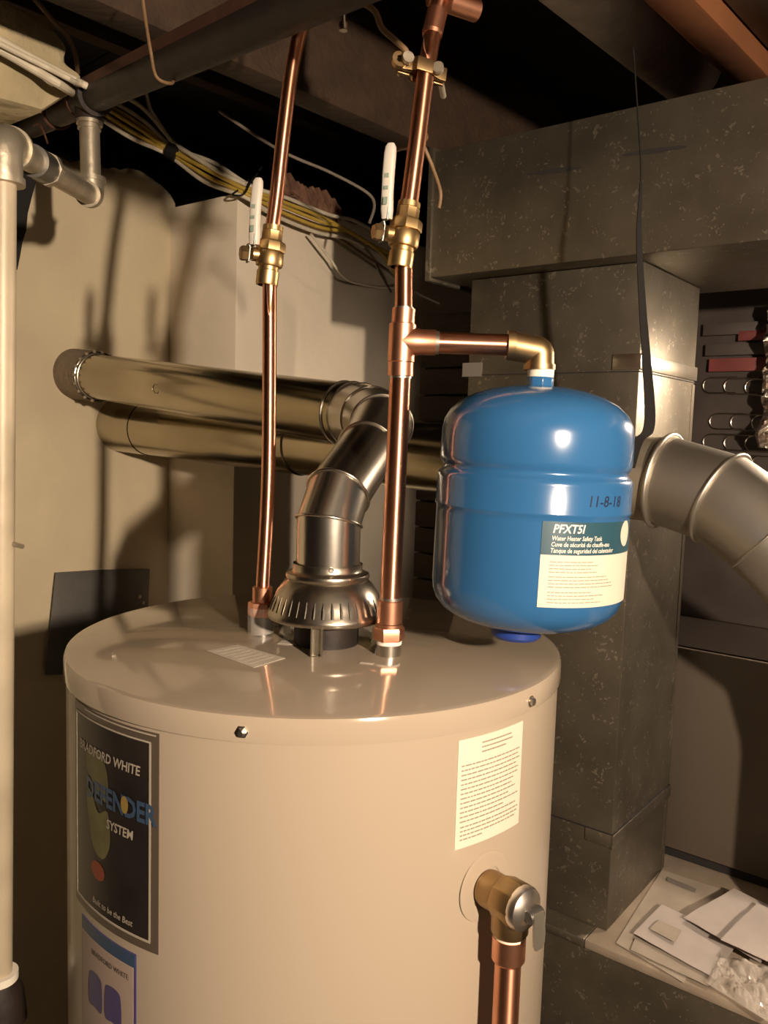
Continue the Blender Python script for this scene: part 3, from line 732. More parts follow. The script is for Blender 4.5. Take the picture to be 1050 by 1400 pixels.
# ball valves
def ball_valve(name_label, c, axis, s, grip_dir, stem_dir, grip_len, off, cwd):
    t = thing('ball_valve', name_label, 'valve', c, 'lever ball valves on the copper lines')
    axis = axis.normalized(); stem = stem_dir.normalized()
    MB().lathe([(.0098, -.034), (.0125, -.034), (.0130, -.0325), (.0130, -.018), (.0118, -.017), (.0118, -.013), (.0150, -.012), (.0160, -.009), (.0160, .002), (.0150, .004)], c, axis, 28).lathe([(.0150, .004), (.0172, .005), (.0172, .014), (.0160, .016), (.0125, .017), (.0120, .018), (.0120, .028), (.0105, .0285)], c, axis, 8).lathe([(.0105, .028), (.0118, .0285), (.0118, .034), (.0095, .0345)], c, axis, 24).build('body', 'brass', t)
    s0 = c + stem * .012
    MB().lathe([(0, 0), (.0078, 0), (.0078, .009), (.0062, .011), (0, .011)], s0, stem, 14).build('stem_collar', 'brass', t)
    s1 = s0 + stem * .012
    MB().lathe([(0, 0), (.0085, 0), (.0088, .001), (.0088, .007), (.0075, .009), (0, .009)], s1 + stem * .002, stem, 6).build('stem_nut', 'bronze', t)
    side = stem.cross(axis).normalized()
    # steel tab with an offset bend, then the vinyl grip
    g0 = c + off; gd = grip_dir.normalized()
    wv = side * .0062
    tabp = [s1 - axis * .010, s1 + axis * .006, s1 + axis * .011 + stem * .002, g0 - gd * .004, g0 + gd * .02]
    mb = MB()
    vs = []
    for p in tabp: vs += [p - wv, p + wv, p + wv + stem * .0022, p - wv + stem * .0022]
    fs = []
    for i in range(len(tabp) - 1):
        for k in range(4): fs.append((i * 4 + k, i * 4 + (k + 1) % 4, i * 4 + 4 + (k + 1) % 4, i * 4 + 4 + k))
    fs += [(3, 2, 1, 0), tuple(len(vs) - 4 + k for k in range(4))]
    lever = mb.add(vs, fs).build('lever', 'dull_steel', t, bevel=.0006)
    face = cwd.normalized(); gs = face.cross(gd).normalized()
    prof = [(-.2, .0050), (0, .0054), (.10, .0062), (.30, .0058), (.60, .0060), (.85, .0060), (.95, .0052), (1.0, .0032)]
    vs = []; fs = []; sg = 16
    for i, (f, wd) in enumerate(prof):
        cpt = g0 + gd * (max(f, 0) * grip_len) + (face * (.003 * math.sin(max(f, 0) * 3.1)))
        if f < 0: cpt = g0 - gd * .002
        th = .0048 if f < .97 else .003
        for k in range(sg):
            a = 2 * math.pi * k / sg
            ca, sa = math.cos(a), math.sin(a)
            ca = math.copysign(abs(ca) ** .55, ca); sa = math.copysign(abs(sa) ** .55, sa)
            vs.append(cpt + gs * ca * wd + face * sa * th)
    for i in range(len(prof) - 1):
        for k in range(sg): fs.append((i * sg + k, i * sg + (k + 1) % sg, (i + 1) * sg + (k + 1) % sg, (i + 1) * sg + k))
    fs += [tuple(range(sg - 1, -1, -1)), tuple((len(prof) - 1) * sg + k for k in range(sg))]
    gr = MB().add(vs, fs).build('grip', 'grip', t, smooth=50)
    mk = MB()
    for f, L in ((.16, .10), (.36, .05), (.52, .06)):
        a = g0 + gd * f * grip_len + face * .0079; b_ = a + gd * L * grip_len
        mk.prism([a - gs * .0022, a + gs * .0022, b_ + gs * .0022, b_ - gs * .0022], face * .0003)
    mk.build('grip_print', 'grip_mark', gr, smooth=0)
    return t
ball_valve('brass ball valve with white lever on the slimmer copper line at left', vH, up[2] - vH, 1, Vector((.05, 0, 1)), Vector((-.92, -.38, 0)), .072, at(348, 332, YH - .015) - vH, Vector((-.35, -1, -.1)))
ball_valve('brass ball valve with taller white lever above the copper tee', vC, vCt - vC, 1, Vector((.03, 0, 1)), Vector((-.92, -.38, 0)), .073, at(529, 297, YC - .015) - vC, Vector((-.35, -1, -.1)))

# ground clamp
gc = at(577, 97, YC + .034)
ga = (at(580, 80, YC + .037) - at(575, 120, YC + .03)).normalized()
gx = Vector((.9, .2, -.28)); gx = (gx - ga * gx.dot(ga)).normalized(); gy = ga.cross(gx)
g = thing('ground_clamp', 'bronze grounding clamp bolted round the upper copper pipe', 'clamp', gc)
for s_ in (-1, 1):
    poly = [(-.026, .002), (-.026, .006), (-.012, .006), (-.009, .0125), (.009, .0125), (.012, .006), (.026, .006), (.026, .002), (.0125, .002), (.0105, .0075), (.006, .0105), (-.006, .0105), (-.0105, .0075), (-.0125, .002)]
    MB().prism([gc + gx * a + gy * (b * s_) - ga * .0075 for a, b in poly], ga * .015).build('jaw', 'bronze', g, bevel=.0008)
for s_, L in ((-1, .016), (1, .034)):
    b0 = gc + gx * (.020 * s_)
    MB().lathe([(0, -.016), (.0062, -.016), (.0062, -.011), (.0034, -.0105), (.0034, L), (0, L)], b0, (gy + gx * .5 * s_).normalized() if s_ > 0 else gy, 12).build('bolt', 'galv_pipe', g)
MB().lathe([(.004, -.003), (.0085, -.003), (.0085, .003), (.004, .003)], gc - gx * .027 - gy * .006, gy, 18).build('wire_lug', 'bronze', g)
gw = MB().tube(spline([gc - gx * .026 + ga * .004, at(556, 72, YC + .02), at(540, 55, YC + .02), at(522, 38, YC + .02), at(512, 15, YC + .02), at(488, 0, YC + .03), at(455, -14, YC + .05)], 6), .0032, 10).build('ground_wire', 'tan_cable', loc=gc)
tag(gw, 'brown grounding wire curving up from the bronze clamp', 'wire')
# hanger with bolt at the top
hb = thing('pipe_hanger', 'steel pipe hanger with bright bolt near the ceiling', 'hanger', at(470, 20, YC + .02))
hp = at(470, 20, YC + .02)
MB().tube([hp + Z * .02, hp - Z * .012], .0022, 12).lathe([(0, -.016), (.0045, -.016), (.0052, -.011), (.0045, -.008), (0, -.008)], hp, Z, 12).build('bolt', 'cleat', hb)
MB().box(hp + Z * .022 + Vector((.01, 0, 0)), (.022, .006, .0015)).tube([hp + Z * .022 + Vector((.03, 0, 0)), Vector((hp.x + .03, hp.y, J_Z + .24))], .003, 8).build('bracket', 'rust', hb)

# ================================================================== BLUE EXPANSION TANK
ET_top = at(738, 529, YC - .004)
tilt = Vector((.022, .0, 1)).normalized()
et = thing('expansion_tank', 'blue steel expansion tank hanging from the copper branch', 'tank', ET_top)
RB = .1005
pr = [(.0, .0005), (.012, .0005), (.030, -.0005), (.050, -.004), (.068, -.010), (.082, -.0175), (.092, -.027), (.0975, -.037), (.0995, -.048), (.1000, -.060), (.1000, -.092), (.0992, -.0965), (.0972, -.0995), (.0962, -.102), (.0970, -.105), (.0995, -.1075), (.1015, -.110), (.1020, -.114), (.1020, -.139), (.1026, -.1405), (.1026, -.1425), (.1012, -.144), (.1010, -.150), (.1010, -.224), (.1000, -.234), (.0965, -.244), (.0900, -.2525), (.0780, -.2605), (.0600, -.2665), (.0400, -.2695), (.0, -.270)]
SH = .0155                                    # length of the straight neck above the groove
pr = [(r, h + SH if h < -.07 else h) for r, h in pr]
MB().lathe([(r * 1.004, h) for r, h in pr], ET_top, tilt, 128).build('shell', 'blue', et, smooth=50)
MB().lathe([(0, 0), (.0135, 0), (.0145, .002), (.0145, .010), (.0135, .0115), (0, .0115)], ET_top - tilt * .001, tilt, 8).build('hex_nipple', 'blue', et, bevel=.0006)
MB().lathe([(0, .010), (.0138, .010), (.0138, .024), (0, .024)], ET_top, tilt, 24).build('thread_tape', 'teflon', et)
MB().lathe([(0, -.250), (.024, -.250), (.0265, -.253), (.0265, -.263), (.023, -.2665), (0, -.2665)], ET_top + Vector((-.010, -.014, 0)), tilt, 32).build('air_cap', 'blue_cap', et)
CT = ET_top - tilt * .19; CTc = Vector((CT.x, CT.y, 0))
def btank(phi, h, r):
    a = math.radians(phi); e = Vector((1, 0, 0)); x = (e - tilt * e.dot(tilt)).normalized(); y = tilt.cross(x)
    return ET_top + tilt * h + (x * math.cos(a) + y * math.sin(a)) * r
_cyl = cyl
def cylB(phi, z, r, c=None): return btank(phi, z + SH, r)
def with_tank(fn):
    global cyl
    old = cyl; cyl = cylB
    try: fn()
    finally: cyl = old
cam_phi = math.degrees(math.atan2(-ET_top.y, -ET_top.x))      # direction of the viewer
def phi_at(px, hh=738, r=.1014):
    d = (px - hh) / (.1014 / .885 * F); return cam_phi + math.degrees(math.asin(max(-1, min(1, d * .985))))
def make_label():
    RL = .1017
    pa, pb = phi_at(753), phi_at(753) + 86
    zt_, zm, zb = -.1478, -.1795, -.2305
    lb = cyl_patch(MB(), pa, pb, zb, zt_, RL, .0005, 32).build('tank_label', 'label_cream', et); lb['label'] = 'cream and dark teal printed label'
    cyl_patch(MB(), pa - .1, pb + .1, zm, zt_ + .0003, RL + .0003, .0004, 32).build('label_heading', 'label_teal', lb)
    for tx, sz, da, zz, bo, sh, xs_ in (('PFXT5I', .0115, 5.5, -.158, .02, .2, .93), ('Water Heater Safety Tank', .0062, 5.3, -.1653, .012, .15, .82),
            ('Cuve de s\u00e9curit\u00e9 du chauffe-eau', .0062, 5.1, -.1712, .012, .15, .82), ('Tanque de seguridad del calentador', .0062, 4.9, -.1771, .012, .15, .82)):
        cyl_text(MB(), tx, sz, pa + da, zz, RL + .0006, bo, sh, xs=xs_).build('lettering', 'print_white', lb, smooth=0)
    mb = MB()
    pts = [(.012 * math.cos(a), .013 * math.sin(a)) for a in [k * math.pi / 10 for k in range(20)]]
    cyl_shape(mb, pts, phi_at(857) + 2, -.160, RL + .0006)
    mb.build('label_emblem', 'label_cream', lb)
    mb = MB()
    for k0, zz, ln in ((0, -.1865, [.62, .7, .6, .68]), (4, -.2010, [.86, .9, .98, 1.0]), (8, -.2160, [.6, .82, .66, .78])):
        print_rows(mb, 4, pa + 5, pa + 48, zz, .0033, .0008, RL + .0003, 20 + k0, lens=ln)
    mb.build('small_print', 'print_grey', lb, smooth=0)
    mb = MB(); cyl_text(mb, '11-8-18', .0155, phi_at(805), -.1325, .1026, .004, .1, xs=.95)
    t_ = mb.build('handwritten_date', 'ink', et, smooth=0); t_['label'] = 'handwritten date 11-8-18 in dark ink'
with_tank(make_label)

# ================================================================== DUCTWORK
DN = 1.313                                   # front face of the vertical duct
cu = at(866, 640, 1.35).dot(U)               # u of its right face
PLZ = .848                                   # top of the plenum box
HB, HT = CZ + .287, CZ + .510
HN = 1.262
hu = onN(590, 290, HN).dot(U)
hdct = thing('supply_duct', 'long horizontal spangled sheet-metal duct under the joists', 'duct', uvz(hu - .6, HN + .18, HB))
MB().grid_uvz(cu - 1.7, hu, HN, HN + .385, HB, HT).build('casing', 'duct', hdct, bevel=.003)
mb = MB().grid_uvz(hu - .004, hu + .006, HN - .006, HN + .39, HB - .006, HT + .006); mb.build('end_flange', 'duct', hdct, bevel=.001)
for (xa, ya, xb, yb) in ((722, 238, 795, 229), (852, 212, 938, 200)):
    a, b = onN(xa, ya, HN - .0005), onN(xb, yb, HN - .0005)
    mb = MB(); k = 10; top = []; bot = []
    for i in range(k + 1):
        p = a.lerp(b, i / k); h = .0034 * math.sin(math.pi * (i + .4) / (k + .8)) + random.uniform(0, .0014)
        top.append(p + Z * h); bot.append(p - Z * h)
    mb.prism(top + bot[::-1], N * .0008).build('slot', 'black', hdct, smooth=0)
fw_ = onN(643, 440, DN).dot(U)
nb = onU(957, 400, cu).dot(N)
vd = thing('drop_duct', 'tall vertical spangled duct standing on the plenum behind the blue tank', 'duct', uvz((cu + fw_) / 2, (DN + nb) / 2, PLZ))
o = MB().grid_uvz(cu, fw_, DN, nb, PLZ + .001, HB - .001).build('casing', 'duct', vd, bevel=.002)
# joint cleats
cz = onU(900, 500, cu).z; pc = onN(838, 500, DN).dot(U)
def cleat(name, zc, h, uu, nn, mt, par):
    c1 = MB().grid_uvz(cu - .003, uu, DN - .003, DN + .0005, zc - h, zc + h)
    c1.grid_uvz(cu - .003, cu + .0005, DN - .003, nn, zc - h, zc + h)
    return c1.build(name, mt, par, bevel=.0008)
cleat('drive_cleat', cz, .0125, pc, nb + .006, 'cleat', vd)
MB().grid_uvz(fw_ - .03, fw_ + .012, DN - .002, DN + .001, onN(646, 515, DN).z, onN(646, 496, DN).z).build('tape_patch', 'pan_sheet', vd)
MB().grid_uvz(cu - .0015, fw_, DN - .0015, nb, cz - .0165, cz - .0150).build('seam', 'black', vd)
z2 = onU(828, 1150, cu).z
MB().grid_uvz(cu - .003, onN(800, 1150, DN).dot(U), DN - .003, DN + .001, z2 - .022, z2).build('drive_cleat', 'duct', vd, bevel=.001)
mb = MB().grid_uvz(cu - .004, cu + .001, DN - .003, nb + .006, z2 - .024, z2); mb.build('drive_cleat', 'duct', vd, bevel=.001)
MB().grid_uvz(cu - .002, fw_, DN - .0018, nb, z2 - .0005, z2 + .0015).build('seam', 'black', vd)
MB().grid_uvz(cu - .0012, cu + .001, nb - .012, nb + .002, PLZ + .004, cz - .02).build('standing_seam', 'duct', vd)
# plenum box
pn0 = onz(808, 1288, PLZ).dot(N)
pl = thing('plenum_box', 'low grey sheet-metal plenum box with dusty board top at lower right', 'duct', uvz(cu - .3, pn0 + .4, 0))
MB().grid_uvz(cu - 1.6, fw_ + .08, pn0 + .006, 2.1, 0.0, PLZ - .016).build('casing', 'duct', pl, bevel=.003)
MB().grid_uvz(cu - 1.6, cu + .02, pn0, 2.1, PLZ - .016, PLZ).build('top_board', 'board', pl, bevel=.003)
MB().grid_uvz(cu + .02, fw_ + .08, pn0, 2.1, PLZ - .016, PLZ).build('top_sheet', 'duct', pl, bevel=.003)
# furnace cabinet
fn = onz(910, 1172, PLZ).dot(N)
fcz = onN(930, 885, fn).z
fu = cu + .02
fc = thing('furnace_cabinet', 'taupe painted furnace cabinet standing on the plenum at right', 'furnace', uvz(cu - .5, fn + .2, PLZ))
MB().grid_uvz(cu - 1.5, fu + .12, fn, 2.09, PLZ + .022, fcz).build('casing', 'cabinet', fc, bevel=.004)
MB().grid_uvz(cu - 1.5, fu + .12, fn + .012, 2.09, PLZ + .001, PLZ + .024).build('base_shadow', 'black', fc)  # black strip standing in for the soft shadow along the cabinet's foot
MB().grid_uvz(cu - 1.49, fu + .11, fn + .006, 2.085, fcz, fcz + .003).build('top_panel', 'cabinet_top', fc)
# dark card stack, red card strips, foil panel with wire loops on the cabinet
BN = 1.93
pan = thing('loop_panel', 'dark panel hung with rows of silver wire loops above the furnace', 'panel', uvz(cu - .2, BN, fcz + .003))
MB().grid_uvz(cu - .9, cu + .16, BN, BN + .02, fcz + .004, onN(1000, 400, BN).z + .08).build('backing', 'grey_card', pan, bevel=.002)
def loop(x, y, wd, hh, i):
    p = onN(x, y, BN - .004); r = wd / 2; P = []
    P.append(p - U * 0 + U * -r * 0 + U * (hh)); 
    pts = [p + U * (-hh) + Z * r]
    for k in range(9):
        a = math.pi / 2 + math.pi * k / 8
        pts.append(p + U * (-math.cos(a) * r) * 1 + Z * math.sin(a) * r)
    pts.append(p + U * (-hh) - Z * r)
    return MB().tube(pts, .0019, 8).build('wire_loop', 'wire_loop', pan)
for row, y in enumerate((527, 576, 604, 632)):
    for k in range(4):
        loop(972 + k * 29 + (row % 2) * 9, y + k * 1.2, .034, .055, k)
rs = []
for i, (xa, xb, ya, yb, mt) in enumerate(((962, 1050, 442, 458, 'grey_card'), (1010, 1056, 452, 466, 'red_box'), (965, 1056, 470, 486, 'grey_card'), (970, 1056, 490, 508, 'red_box'))):
    a = onN(xa, ya, BN - .012); b = onN(xb, yb, BN - .012)
    o = MB().grid_uvz(b.dot(U), a.dot(U), BN - .014, BN - .001, onN((xa + xb) / 2, yb, BN).z, onN((xa + xb) / 2, ya, BN).z).build('printed_strip', mt, pan, bevel=.001)
# crumpled foil / clear wrap at the frame's edge
fo = onN(1078, 520, BN - .06)
def foil(a, b):
    x = (a - .5) * .17; z = (b - .5) * .30
    nn = .05 * noise.noise(Vector((a * 5, b * 6, 2))) + .02 * noise.noise(Vector((a * 14, b * 14, 7)))
    return fo - U * (x + .035) + Z * (z + .01) + N * nn, -N
tag(MB().sheet(foil, 22, 34, .0008).build('crumpled_foil', 'foil', smooth=0, loc=fo), 'crumpled bright foil sheet at the right edge above the flue elbow', 'foil')

# papers on the plenum top
def paper(name, mt, pts, lift, amp, seed, label, cat, group=None, th=.0006, n=14):
    a, b, c, d = [onz(x, y, PLZ + lift) for x, y in pts]
    def fn_(s_, t_):
        p = a.lerp(b, s_).lerp(d.lerp(c, s_), t_)
        k = noise.noise(Vector((p.x * 9 + seed, p.y * 9, seed))) * .5 + .5
        k2 = noise.noise(Vector((p.x * 40 + seed, p.y * 40, seed)))
        return p + Z * (amp * k + amp * .12 * k2 + th), Z
    o = MB().sheet(fn_, n, n, th).build(name, mt, loc=a, smooth=60)
    return tag(o, label, cat, group), (a, b, c, d)
G = 'papers on the plenum box'
paper('manual_sheet', 'paper_old', [(905, 1190), (990, 1218), (935, 1345), (842, 1290)], .001, .002, 1, 'stained old manual sheet lying beside the duct foot', 'paper', G)
mb = MB()
pa_ = [onz(x, y, PLZ + .0045) for x, y in ((913, 1199), (952, 1215), (950, 1220), (911, 1204))]
o = MB().prism(pa_, Z * .0004).build('printed_line', 'paper_mark', None, smooth=0, loc=pa_[0]); o.parent = bpy.data.objects['manual_sheet']
o.location = pa_[0] - WLOC['manual_sheet']
en, q4 = paper('envelope', 'paper', [(905, 1240), (1010, 1290), (975, 1338), (866, 1278)], .010, .006, 2, 'white window envelope under the loose papers', 'envelope', G)
pa_ = [onz(x, y, PLZ + .0185) for x, y in ((900, 1258), (932, 1272), (922, 1288), (888, 1270))]
o = MB().prism(pa_, Z * .0004).build('envelope_window', 'paper_old', None, smooth=0, loc=pa_[0]); o.parent = en; o.location = pa_[0] - WLOC[en.name]
paper('paper_sheet', 'paper', [(1003, 1218), (1075, 1250), (1040, 1318), (935, 1258)], .020, .008, 3, 'crumpled white paper sheet on top of the envelope', 'paper', G)
paper('paper_sheet', 'paper', [(1035, 1236), (1110, 1270), (1080, 1330), (985, 1290)], .031, .008, 4, 'white paper sheet at the right end of the pile', 'paper', G)
paper('paper_slip', 'paper_old', [(868, 1285), (985, 1334), (968, 1350), (862, 1300)], .004, .003, 5, 'long narrow slip along the front of the envelope', 'paper', G)
bgp = [(985, 1305), (1070, 1330), (1060, 1405), (965, 1345)]
a, b, c, d = [onz(x, y, PLZ + .012) for x, y in bgp]
def bag(s_, t_):
    p = a.lerp(b, s_).lerp(d.lerp(c, s_), t_)
    k = abs(noise.noise(Vector((p.x * 28, p.y * 28, 3.0)))) + .6 * abs(noise.noise(Vector((p.x * 70, p.y * 70, 1.0))))
    return p + Z * (.002 + .028 * k * math.sin(math.pi * s_) ** .5 * math.sin(math.pi * t_) ** .5), Z
tag(MB().sheet(bag, 26, 26, .0004).build('plastic_bag', 'plastic', smooth=0, loc=a), 'crumpled clear plastic bag at the front of the papers', 'bag')

# hanging strap in front of the duct corner
SN = HN - .012
s_pts = [(866, 62, 1.18, .0008), (872, 150, 1.16, .0008), (877, 235, 1.14, .0012), (874, 320, 1.13, .0040), (879, 420, 1.125, .0055), (885, 500, 1.12, .0070), (889, 560, 1.115, .0082), (886, 590, 1.112, .0085), (872, 604, 1.11, .0085), (862, 640, 1.12, .0070)]
P = spline([at(x, y, Yd) for x, y, Yd, _ in s_pts], 6); Wd = []
for i in range(len(s_pts) - 1):
    for j in range(6): Wd.append(s_pts[i][3] + (s_pts[i + 1][3] - s_pts[i][3]) * j / 6)
Wd.append(s_pts[-1][3])
vs = []; fs = []
for p, wdt in zip(P, Wd):
    e = Vector((.95, .3, 0)).normalized(); f_ = Vector((.3, -.95, 0)).normalized()
    vs += [p - e * wdt, p + e * wdt, p + e * wdt - f_ * .0015, p - e * wdt - f_ * .0015]
for i in range(len(P) - 1):
    for k in range(4): fs.append((i * 4 + k, i * 4 + (k + 1) % 4, i * 4 + 4 + (k + 1) % 4, i * 4 + 4 + k))
fs += [(3, 2, 1, 0), tuple(len(vs) - 4 + k for k in range(4))]
tag(MB().add(vs, fs).build('hanger_strap', 'black_tape', loc=P[-1], smooth=40), 'black hanging strap in front of the duct corner', 'strap')

# ================================================================== CEILING RUNS
# insulated round duct between the joists
k_, zr = -.665, J_Z + .10
a = JK * k_ + JD * -1.2 + Z * zr; b = JK * k_ + JD * 1.55 + Z * zr
rd = thing('round_duct', 'grey wrapped round duct between the joists', 'duct', a.lerp(b, .7))
MB().tube([a.lerp(b, t / 20) for t in range(21)], .056, 36).build('wrap', 'wrap', rd)
MB().tube(ring_path(a.lerp(b, .82), JD, .0565, 40), .0022, 6, closed=True).build('tie_wire', 'grey_cable', rd)
# sheet closing the next joist bay
tag(MB().box(JK * -.24 + JD * .2 + Z * (J_Z + .035), (.234, 1.45, .003), (JK, JD, Z)).build('joist_pan', 'pan_sheet', loc=JK * -.24 + JD * .2 + Z * J_Z, bevel=.001), 'grey sheet closing the joist bay at upper right', 'panel')
# darker wood blocking at the upper left
tag(MB().box(at(250, 60, 1.95), (.5, .02, .07), (JD, JK, Z)).build('wood_blocking', 'joist', loc=at(250, 60, 1.95), bevel=.003), 'brown wood blocking behind the black iron pipe', 'wood')

# black iron pipe crossing the upper left corner
BA = at(42, 172, 1.78); BBm = at(420, 2, .90); bdir = (BBm - BA).normalized()
bp_ = thing('iron_pipe', 'thick black iron pipe crossing the upper left corner', 'pipe', BA)
MB().tube([BA - bdir * .0, BBm + bdir * .35], .0235, 32).build('pipe', 'black_iron', bp_)
e = bdir.cross(Z).normalized(); f_ = e.cross(bdir).normalized()
MB().box((BA + BBm) / 2 + e * .019 + f_ * .017, ((BBm - BA).length / 2, .0025, .008), (bdir, e, f_)).build('rust_strip', 'rust', bp_)
BT = BA + bdir * ((at(122, 140, 1.5) - BA).length * .62)
t_on = None
# tee position: the point of the pipe seen at px x=122
best = None
for i in range(400):
    p = BA + bdir * (i * .003); d_ = p - CAM; px = 525 + F * d_.dot(RT) / d_.dot(FW)
    if best is None or abs(px - 122) < best[0]: best = (abs(px - 122), p)
BT = best[1]
MB().tube([BT - bdir * .035, BT - bdir * .033, BT + bdir * .033, BT + bdir * .035], [.024, .029, .029, .024], 28).tube([BT, BT - Z * .036], .024, 24).build('tee', 'black_iron', bp_)
for s_ in (-1, 1): MB().tube([BT + bdir * s_ * .030, BT + bdir * s_ * .038], .0305, 28).build('tee_band', 'rust' if s_ < 0 else 'black_iron', bp_)
# galvanized drop, elbow, run and standing pipe
gp = thing('galvanized_pipe', 'cream-grey gas pipe dropping from the iron pipe and down the left edge', 'pipe', Vector((-.60, 1.3, 0)))
G0 = BT - Z * .034
YG = G0.y
G1 = at(125, 268, YG); G1 = Vector((G0.x + .003, G0.y, G1.z))
rg = .0168
MB().tube([G0, G1], rg, 26).build('drop_nipple', 'galv_pipe', gp)
MB().tube([G0 + Z * .004, G0 - Z * .008], rg + .005, 26).tube([G0 - Z * .012, G0 - Z * .016], rg + .0025, 26).build('bushing', 'galv_pipe', gp)
G2 = at(3, 194, 1.0)
MB().tube(bent([G1 + Z * .026, G1, G1 + (G2 - G1).normalized() * .03], .014, 6), rg + .0045, 26).build('drop_elbow', 'galv_pipe', gp)
MB().tube([G1 + Z * .024, G1 + Z * .032], rg + .007, 26).build('elbow_band', 'galv_pipe', gp)
gd_ = (G2 - G1).normalized()
MB().tube([G1, G2], rg, 26).build('run_pipe', 'galv_pipe', gp)
MB().tube([G1.lerp(G2, .60), G1.lerp(G2, .74)], rg + .004, 26).build('union', 'dull_steel', gp)
MB().tube([G1.lerp(G2, .58), G1.lerp(G2, .62)], rg + .0065, 8).build('union_nut', 'galv_pipe', gp)
MB().tube(bent([G2 - gd_ * .04, G2, G2 - Z * .045], .03, 8), rg + .0055, 28).build('elbow', 'galv_pipe', gp)
MB().tube([G2 - gd_ * .042, G2 - gd_ * .034], rg + .008, 28).tube([G2 - Z * .040, G2 - Z * .048], rg + .008, 28).build('elbow_band', 'galv_pipe', gp)
Gb = at(-1, 1335, G2.y)
Gb = Vector((Gb.x, Gb.y, Gb.z))
MB().tube([G2 - Z * .03, Gb], .0155, 28).build('standing_pipe', 'painted_pipe', gp)
MB().tube([Gb + Z * .006, Gb - Z * .004], rg + .006, 28).build('pipe_collar', 'teflon', gp)
MB().tube([Gb - Z * .002, Gb - Z * .02, Gb - Z * .06, Gb - Z * .075], [rg + .004, rg + .012, rg + .016, rg + .008], 28).build('union', 'black_iron', gp)
MB().tube([Gb - Z * .07, Vector((Gb.x, Gb.y, .0))], rg, 24).build('lower_pipe', 'black_iron', gp)
# small clip peg on the standing pipe
pk = at(20, 742, G2.y)
MB().tube([pk - Vector((.008, 0, 0)), pk + Vector((.012, -.004, -.004))], .003, 10).build('clip', 'galv_pipe', gp)
# drain bits beside the elbow
jb = thing('pipe_clamp', 'rusty clamp and small fittings behind the pipe elbow', 'clamp', at(62, 150, 1.66))
j0 = at(62, 152, 1.64)
best = None
for i in range(400):
    p = BA + bdir * (i * .003); d_ = p - CAM; px = 525 + F * d_.dot(RT) / d_.dot(FW)
    if best is None or abs(px - 78) < best[0]: best = (abs(px - 78), p)
MB().tube(ring_path(best[1], bdir, .0255, 32), .003, 8, closed=True).build('band', 'rust', jb)
MB().lathe([(0, -.01), (.007, -.01), (.007, .01), (0, .01)], at(54, 146, 1.62), Vector((0, -1, .2)), 12).build('bolt', 'galv_pipe', jb)
MB().tube(spline([at(46, 172, 1.6), at(54, 170, 1.58), at(61, 184, 1.57), at(65, 196, 1.58)], 5), .0018, 8).build('wire', 'rust', jb)

# ------------------------------------------------------------------ cables
def plane_u(x):
    if x <= 232: return W1
    if x >= 322: return WB
    t = (x - 232) / 90; return W1 * (1 - t) + WB * t
def cable(name, pts, mt, r, label, group=None, off=.03, fixedY=None):
    P = [(onU(p[0], p[1], plane_u(p[0]) - off) if len(p) == 2 else at(*p)) for p in pts]
    S = spline(P, 7)
    return tag(MB().tube(S, r, 10).build(name, mt, loc=S[0]), label, 'cable', group)
GB = 'bundled cables along the wall top'
lower_ = [(146, 152), (188, 178), (232, 206), (285, 236), (338, 262), (385, 284), (440, 306)]
def shift(pts, dx, dy, tail=None, sp=1.0):
    out = []
    for i, (x, y) in enumerate(pts):
        k = 0.45 if 2 <= i <= 2 else (0.6 if i == 4 else sp); out.append((x + dx * k, y + dy * k))
    return out + (tail or [])
cable('yellow_cable', shift(lower_, -2, 5, [(480, 318), (500, 333)]), 'yellow_cable', .0048, 'yellow cable ending beside the upper ball valve', GB, .045)
cable('yellow_cable', shift(lower_, 2, -2, [(470, 312), (520, 345), (545, 385)]), 'yellow_cable', .0048, 'yellow cable sagging lowest past the pier', GB, .052)
cable('yellow_cable', shift(lower_, 5, -7, [(500, 330), (560, 360)]), 'yellow_cable', .0045, 'upper yellow cable of the taped bundle', GB, .04)
cable('white_cable', shift(lower_, -6, 12, [(470, 325), (497, 338)]), 'white_cable', .0050, 'white cable along the underside of the taped bundle', GB, .04)
cable('white_cable', shift(lower_, 8, -13, [(480, 300), (505, 312)]), 'white_cable', .0050, 'white cable along the top of the taped bundle', GB, .04)
cable('tan_cable', shift(lower_, 0, 9, [(470, 330), (530, 370)]), 'tan_cable', .0045, 'brown cable inside the taped bundle', GB, .036)
cable('white_cable', [(200, 128), (206, 150), (220, 172), (238, 200)], 'white_cable', .0048, 'short white cable dropping from the iron pipe into the bundle', GB, .05)
cable('white_cable', [(425, 320), (450, 352), (475, 382), (520, 393), (556, 392)], 'white_cable', .0035, 'loose grey-white cable looping below the bundle', GB, .05)
cable('white_cable', [(172, 132), (200, 152), (235, 192), (262, 212), (300, 235), (336, 252)], 'white_cable', .0055, 'wide white cable just under the iron pipe', GB, .05)
GL = 'pale cables at the upper left corner'
cable('white_cable', [(-60, 20), (0, 54), (50, 82), (100, 108), (124, 121), (150, 138, 1.75)], 'white_cable', .0058, 'upper white cable running into the left corner', GL, .54)
cable('white_cable', [(-60, 36), (0, 68), (45, 94), (92, 122), (125, 143, 1.75)], 'white_cable', .0070, 'thick lower white cable running into the left corner', GL, .535)
cable('white_cable', [(-60, 26), (0, 60), (60, 90), (106, 114), (140, 134, 1.75)], 'white_cable', .0045, 'thin white cable between two thicker ones at upper left', GL, .55)
cable('tan_cable', [(42, -8, 1.35), (70, 25, 1.4), (92, 50, 1.45), (103, 75, 1.5), (106, 100, 1.55)], 'tan_cable', .0042, 'tan cable arching over the foam at upper left')
